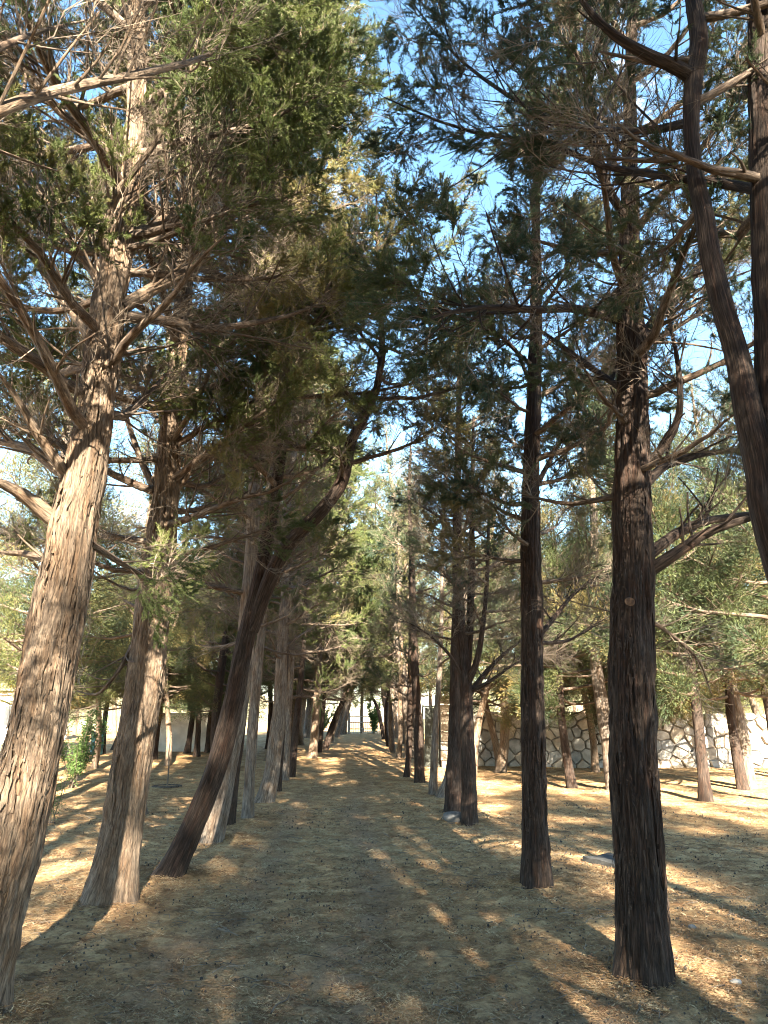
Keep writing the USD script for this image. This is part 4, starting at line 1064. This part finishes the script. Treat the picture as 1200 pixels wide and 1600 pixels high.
s.vertices += (np.stack([noise(np.array(s.vertices) * 9, i) for i in (1, 2, 3)], 1) - .5) * 0.03
s.apply_transform(trimesh.transformations.rotation_matrix(0.5, [0, 0, 1]))
m = usdkit.mesh(stage, "/World/stone_slab", (np.array(s.vertices) + g + [0, 0, .02], s.faces), SLAB, smooth=40)
tag(m, "flat dark grey slab lying left of the big near trunk", "slab")
def stick(label, pts, r, mat=TWIG):
    p = spline(np.array(pts), 10)
    t = tubes(p, np.linspace(r, r * .5, 10), 6)
    m = usdkit.mesh(stage, unique("/World", "fallen_stick"), (t[0], t[1]), mat, smooth=True)
    tag(m, label, "stick")
Yr = on_ground(1037, 1350)
stick("thin pale stick leaning against the right side of the big near trunk", [Yr - [0, 0, .02], at_depth(1035, 1320, Yr[1] - .1), at_depth(1031, 1284, Yr[1] - .3)], 0.012)
stick("curved pale twig lying at the bottom of the path", [on_ground(x, y) + [0, 0, .025] for x, y in ((423, 1592), (432, 1580), (447, 1572), (452, 1563))], 0.006)
stick("thin twig lying on the left side of the path", [on_ground(x, y) + [0, 0, .03] for x, y in ((340, 1458), (355, 1462), (372, 1470))], 0.006)

# ------------------------------------------------------------------ ground cover
def scatter(name, label, cat, shapes_, mat, n, seed, zoff=0.0, ymin=2.9, ymax=26.0, scale=(0.7, 1.3), far_scale=1.0, mask=None, ring=0):
    rng = np.random.default_rng(seed)
    path = f"/World/{name}"
    # even on the ground near the eye, thinner with distance
    u = rng.uniform(size=n * 3)
    y = ymin * (ymax / ymin) ** u
    hw = 0.56 * y + 0.6
    x = rng.uniform(-1, 1, len(y)) * hw
    if mask is not None:
        k = rng.uniform(size=len(y)) < mask(x, y); x, y = x[k], y[k]
    x, y = x[:n], y[:n]
    if ring:                                             # litter gathers against the nearer trunks
        a = rng.uniform(0, 6.28, ring * len(MOUNDS)); r = rng.uniform(0.12, 0.5, len(a))
        x = np.concatenate([x, np.repeat([m_[0] for m_ in MOUNDS], ring) + r * np.cos(a)])
        y = np.concatenate([y, np.repeat([m_[1] for m_ in MOUNDS], ring) + r * np.sin(a)])
    z = height(x, y) + zoff
    pi = instancer(path, [f"{path}/{cat}_{i:03d}" for i in range(len(shapes_))], np.stack([x, y, z], 1),
                   Rotation.from_euler("z", rng.uniform(0, 6.28, len(x))).as_quat(), rng.uniform(*scale, len(x)) * (1 + far_scale * (y / ymax)), rng.integers(0, len(shapes_), len(x)))
    for i, s_ in enumerate(shapes_):
        usdkit.mesh(stage, f"{path}/{cat}_{i:03d}", s_, mat)
    tag(pi, label, cat, kind="stuff")

def tuft(rng, n=26, R=0.10, ll=(0.03, 0.09), tilt=(0.15, 0.9), w=0.0032):
    a = rng.uniform(0, 6.28, n); r = R * np.sqrt(rng.uniform(size=n))
    b = np.stack([r * np.cos(a), r * np.sin(a), np.full(n, -.004)], 1)
    az, el = rng.uniform(0, 6.28, n), rng.uniform(*tilt, n)
    d = np.stack([np.cos(az) * np.cos(el), np.sin(az) * np.cos(el), np.sin(el)], 1)
    l = rng.uniform(*ll, n)
    return leaf_strips(b, d, l, np.full(n, w) * rng.uniform(.7, 1.6, n), rng)
r_ = np.random.default_rng(3)
path_s = lambda x, y: x + 0.036 * y
scatter("dry_grass", "short matted straw-coloured dry grass over the ground", "grass", [tuft(r_, 56, 0.11, (0.012, 0.042), (0.0, 0.5), 0.0019) for _ in range(6)], GRASS, 8500, 1, ring=45,
        mask=lambda x, y: np.clip(0.25 + 1.5 * (fbm(np.stack([x * .9, y * .9, x * 0], -1), 3, 4) - .38) + 0.3 * np.exp(-((path_s(x, y) + .45) / .35) ** 2), 0.05, 1))
scatter("needle_litter", "brown fallen needles and scale litter over the ground", "litter", [tuft(r_, 60, 0.13, (0.015, 0.05), (-0.02, 0.15), 0.0022) for _ in range(6)], NEEDLE, 7500, 2, 0.008, ring=70)
def bits(rng, n=7, R=0.2):
    out = []
    for _ in range(n):
        m = trimesh.creation.icosphere(1)
        s_ = rng.uniform(0.002, 0.0065)
        v = np.array(m.vertices) * s_ * rng.uniform(.6, 1.3, 3) + [*(rng.uniform(-R, R, 2)), s_ * .6]
        out.append((v, np.array(m.faces)))
    v, f, _u = join(out)
    return v, f
scatter("fallen_cones", "small dark cones and crumbs of bark strewn on the ground", "cones", [bits(r_) for _ in range(5)], DEBRIS, 800, 3, 0.01, ymax=16)
def twiglets(rng, n=5, R=0.2):
    P = []
    for _ in range(n):
        a = rng.uniform(0, 6.28); l = rng.uniform(.03, .12); c = rng.uniform(-R, R, 2)
        d = np.array([math.cos(a), math.sin(a)])
        P.append([[*(c), .012], [*(c + d * l * .5 + rng.normal(0, .015, 2)), .02], [*(c + d * l), .012]])
    v, f, _u = tubes(np.array(P), np.tile([.0022, .0018, .001], (n, 1)), 4)
    return v, f
scatter("fallen_twigs", "thin broken twigs strewn on the ground", "twigs", [twiglets(r_) for _ in range(5)], TWIG, 300, 4, 0.006, ymax=16)
print("pieces:", len(STATS), sum(s[1] for s in STATS), sum(s[2] for s in STATS))
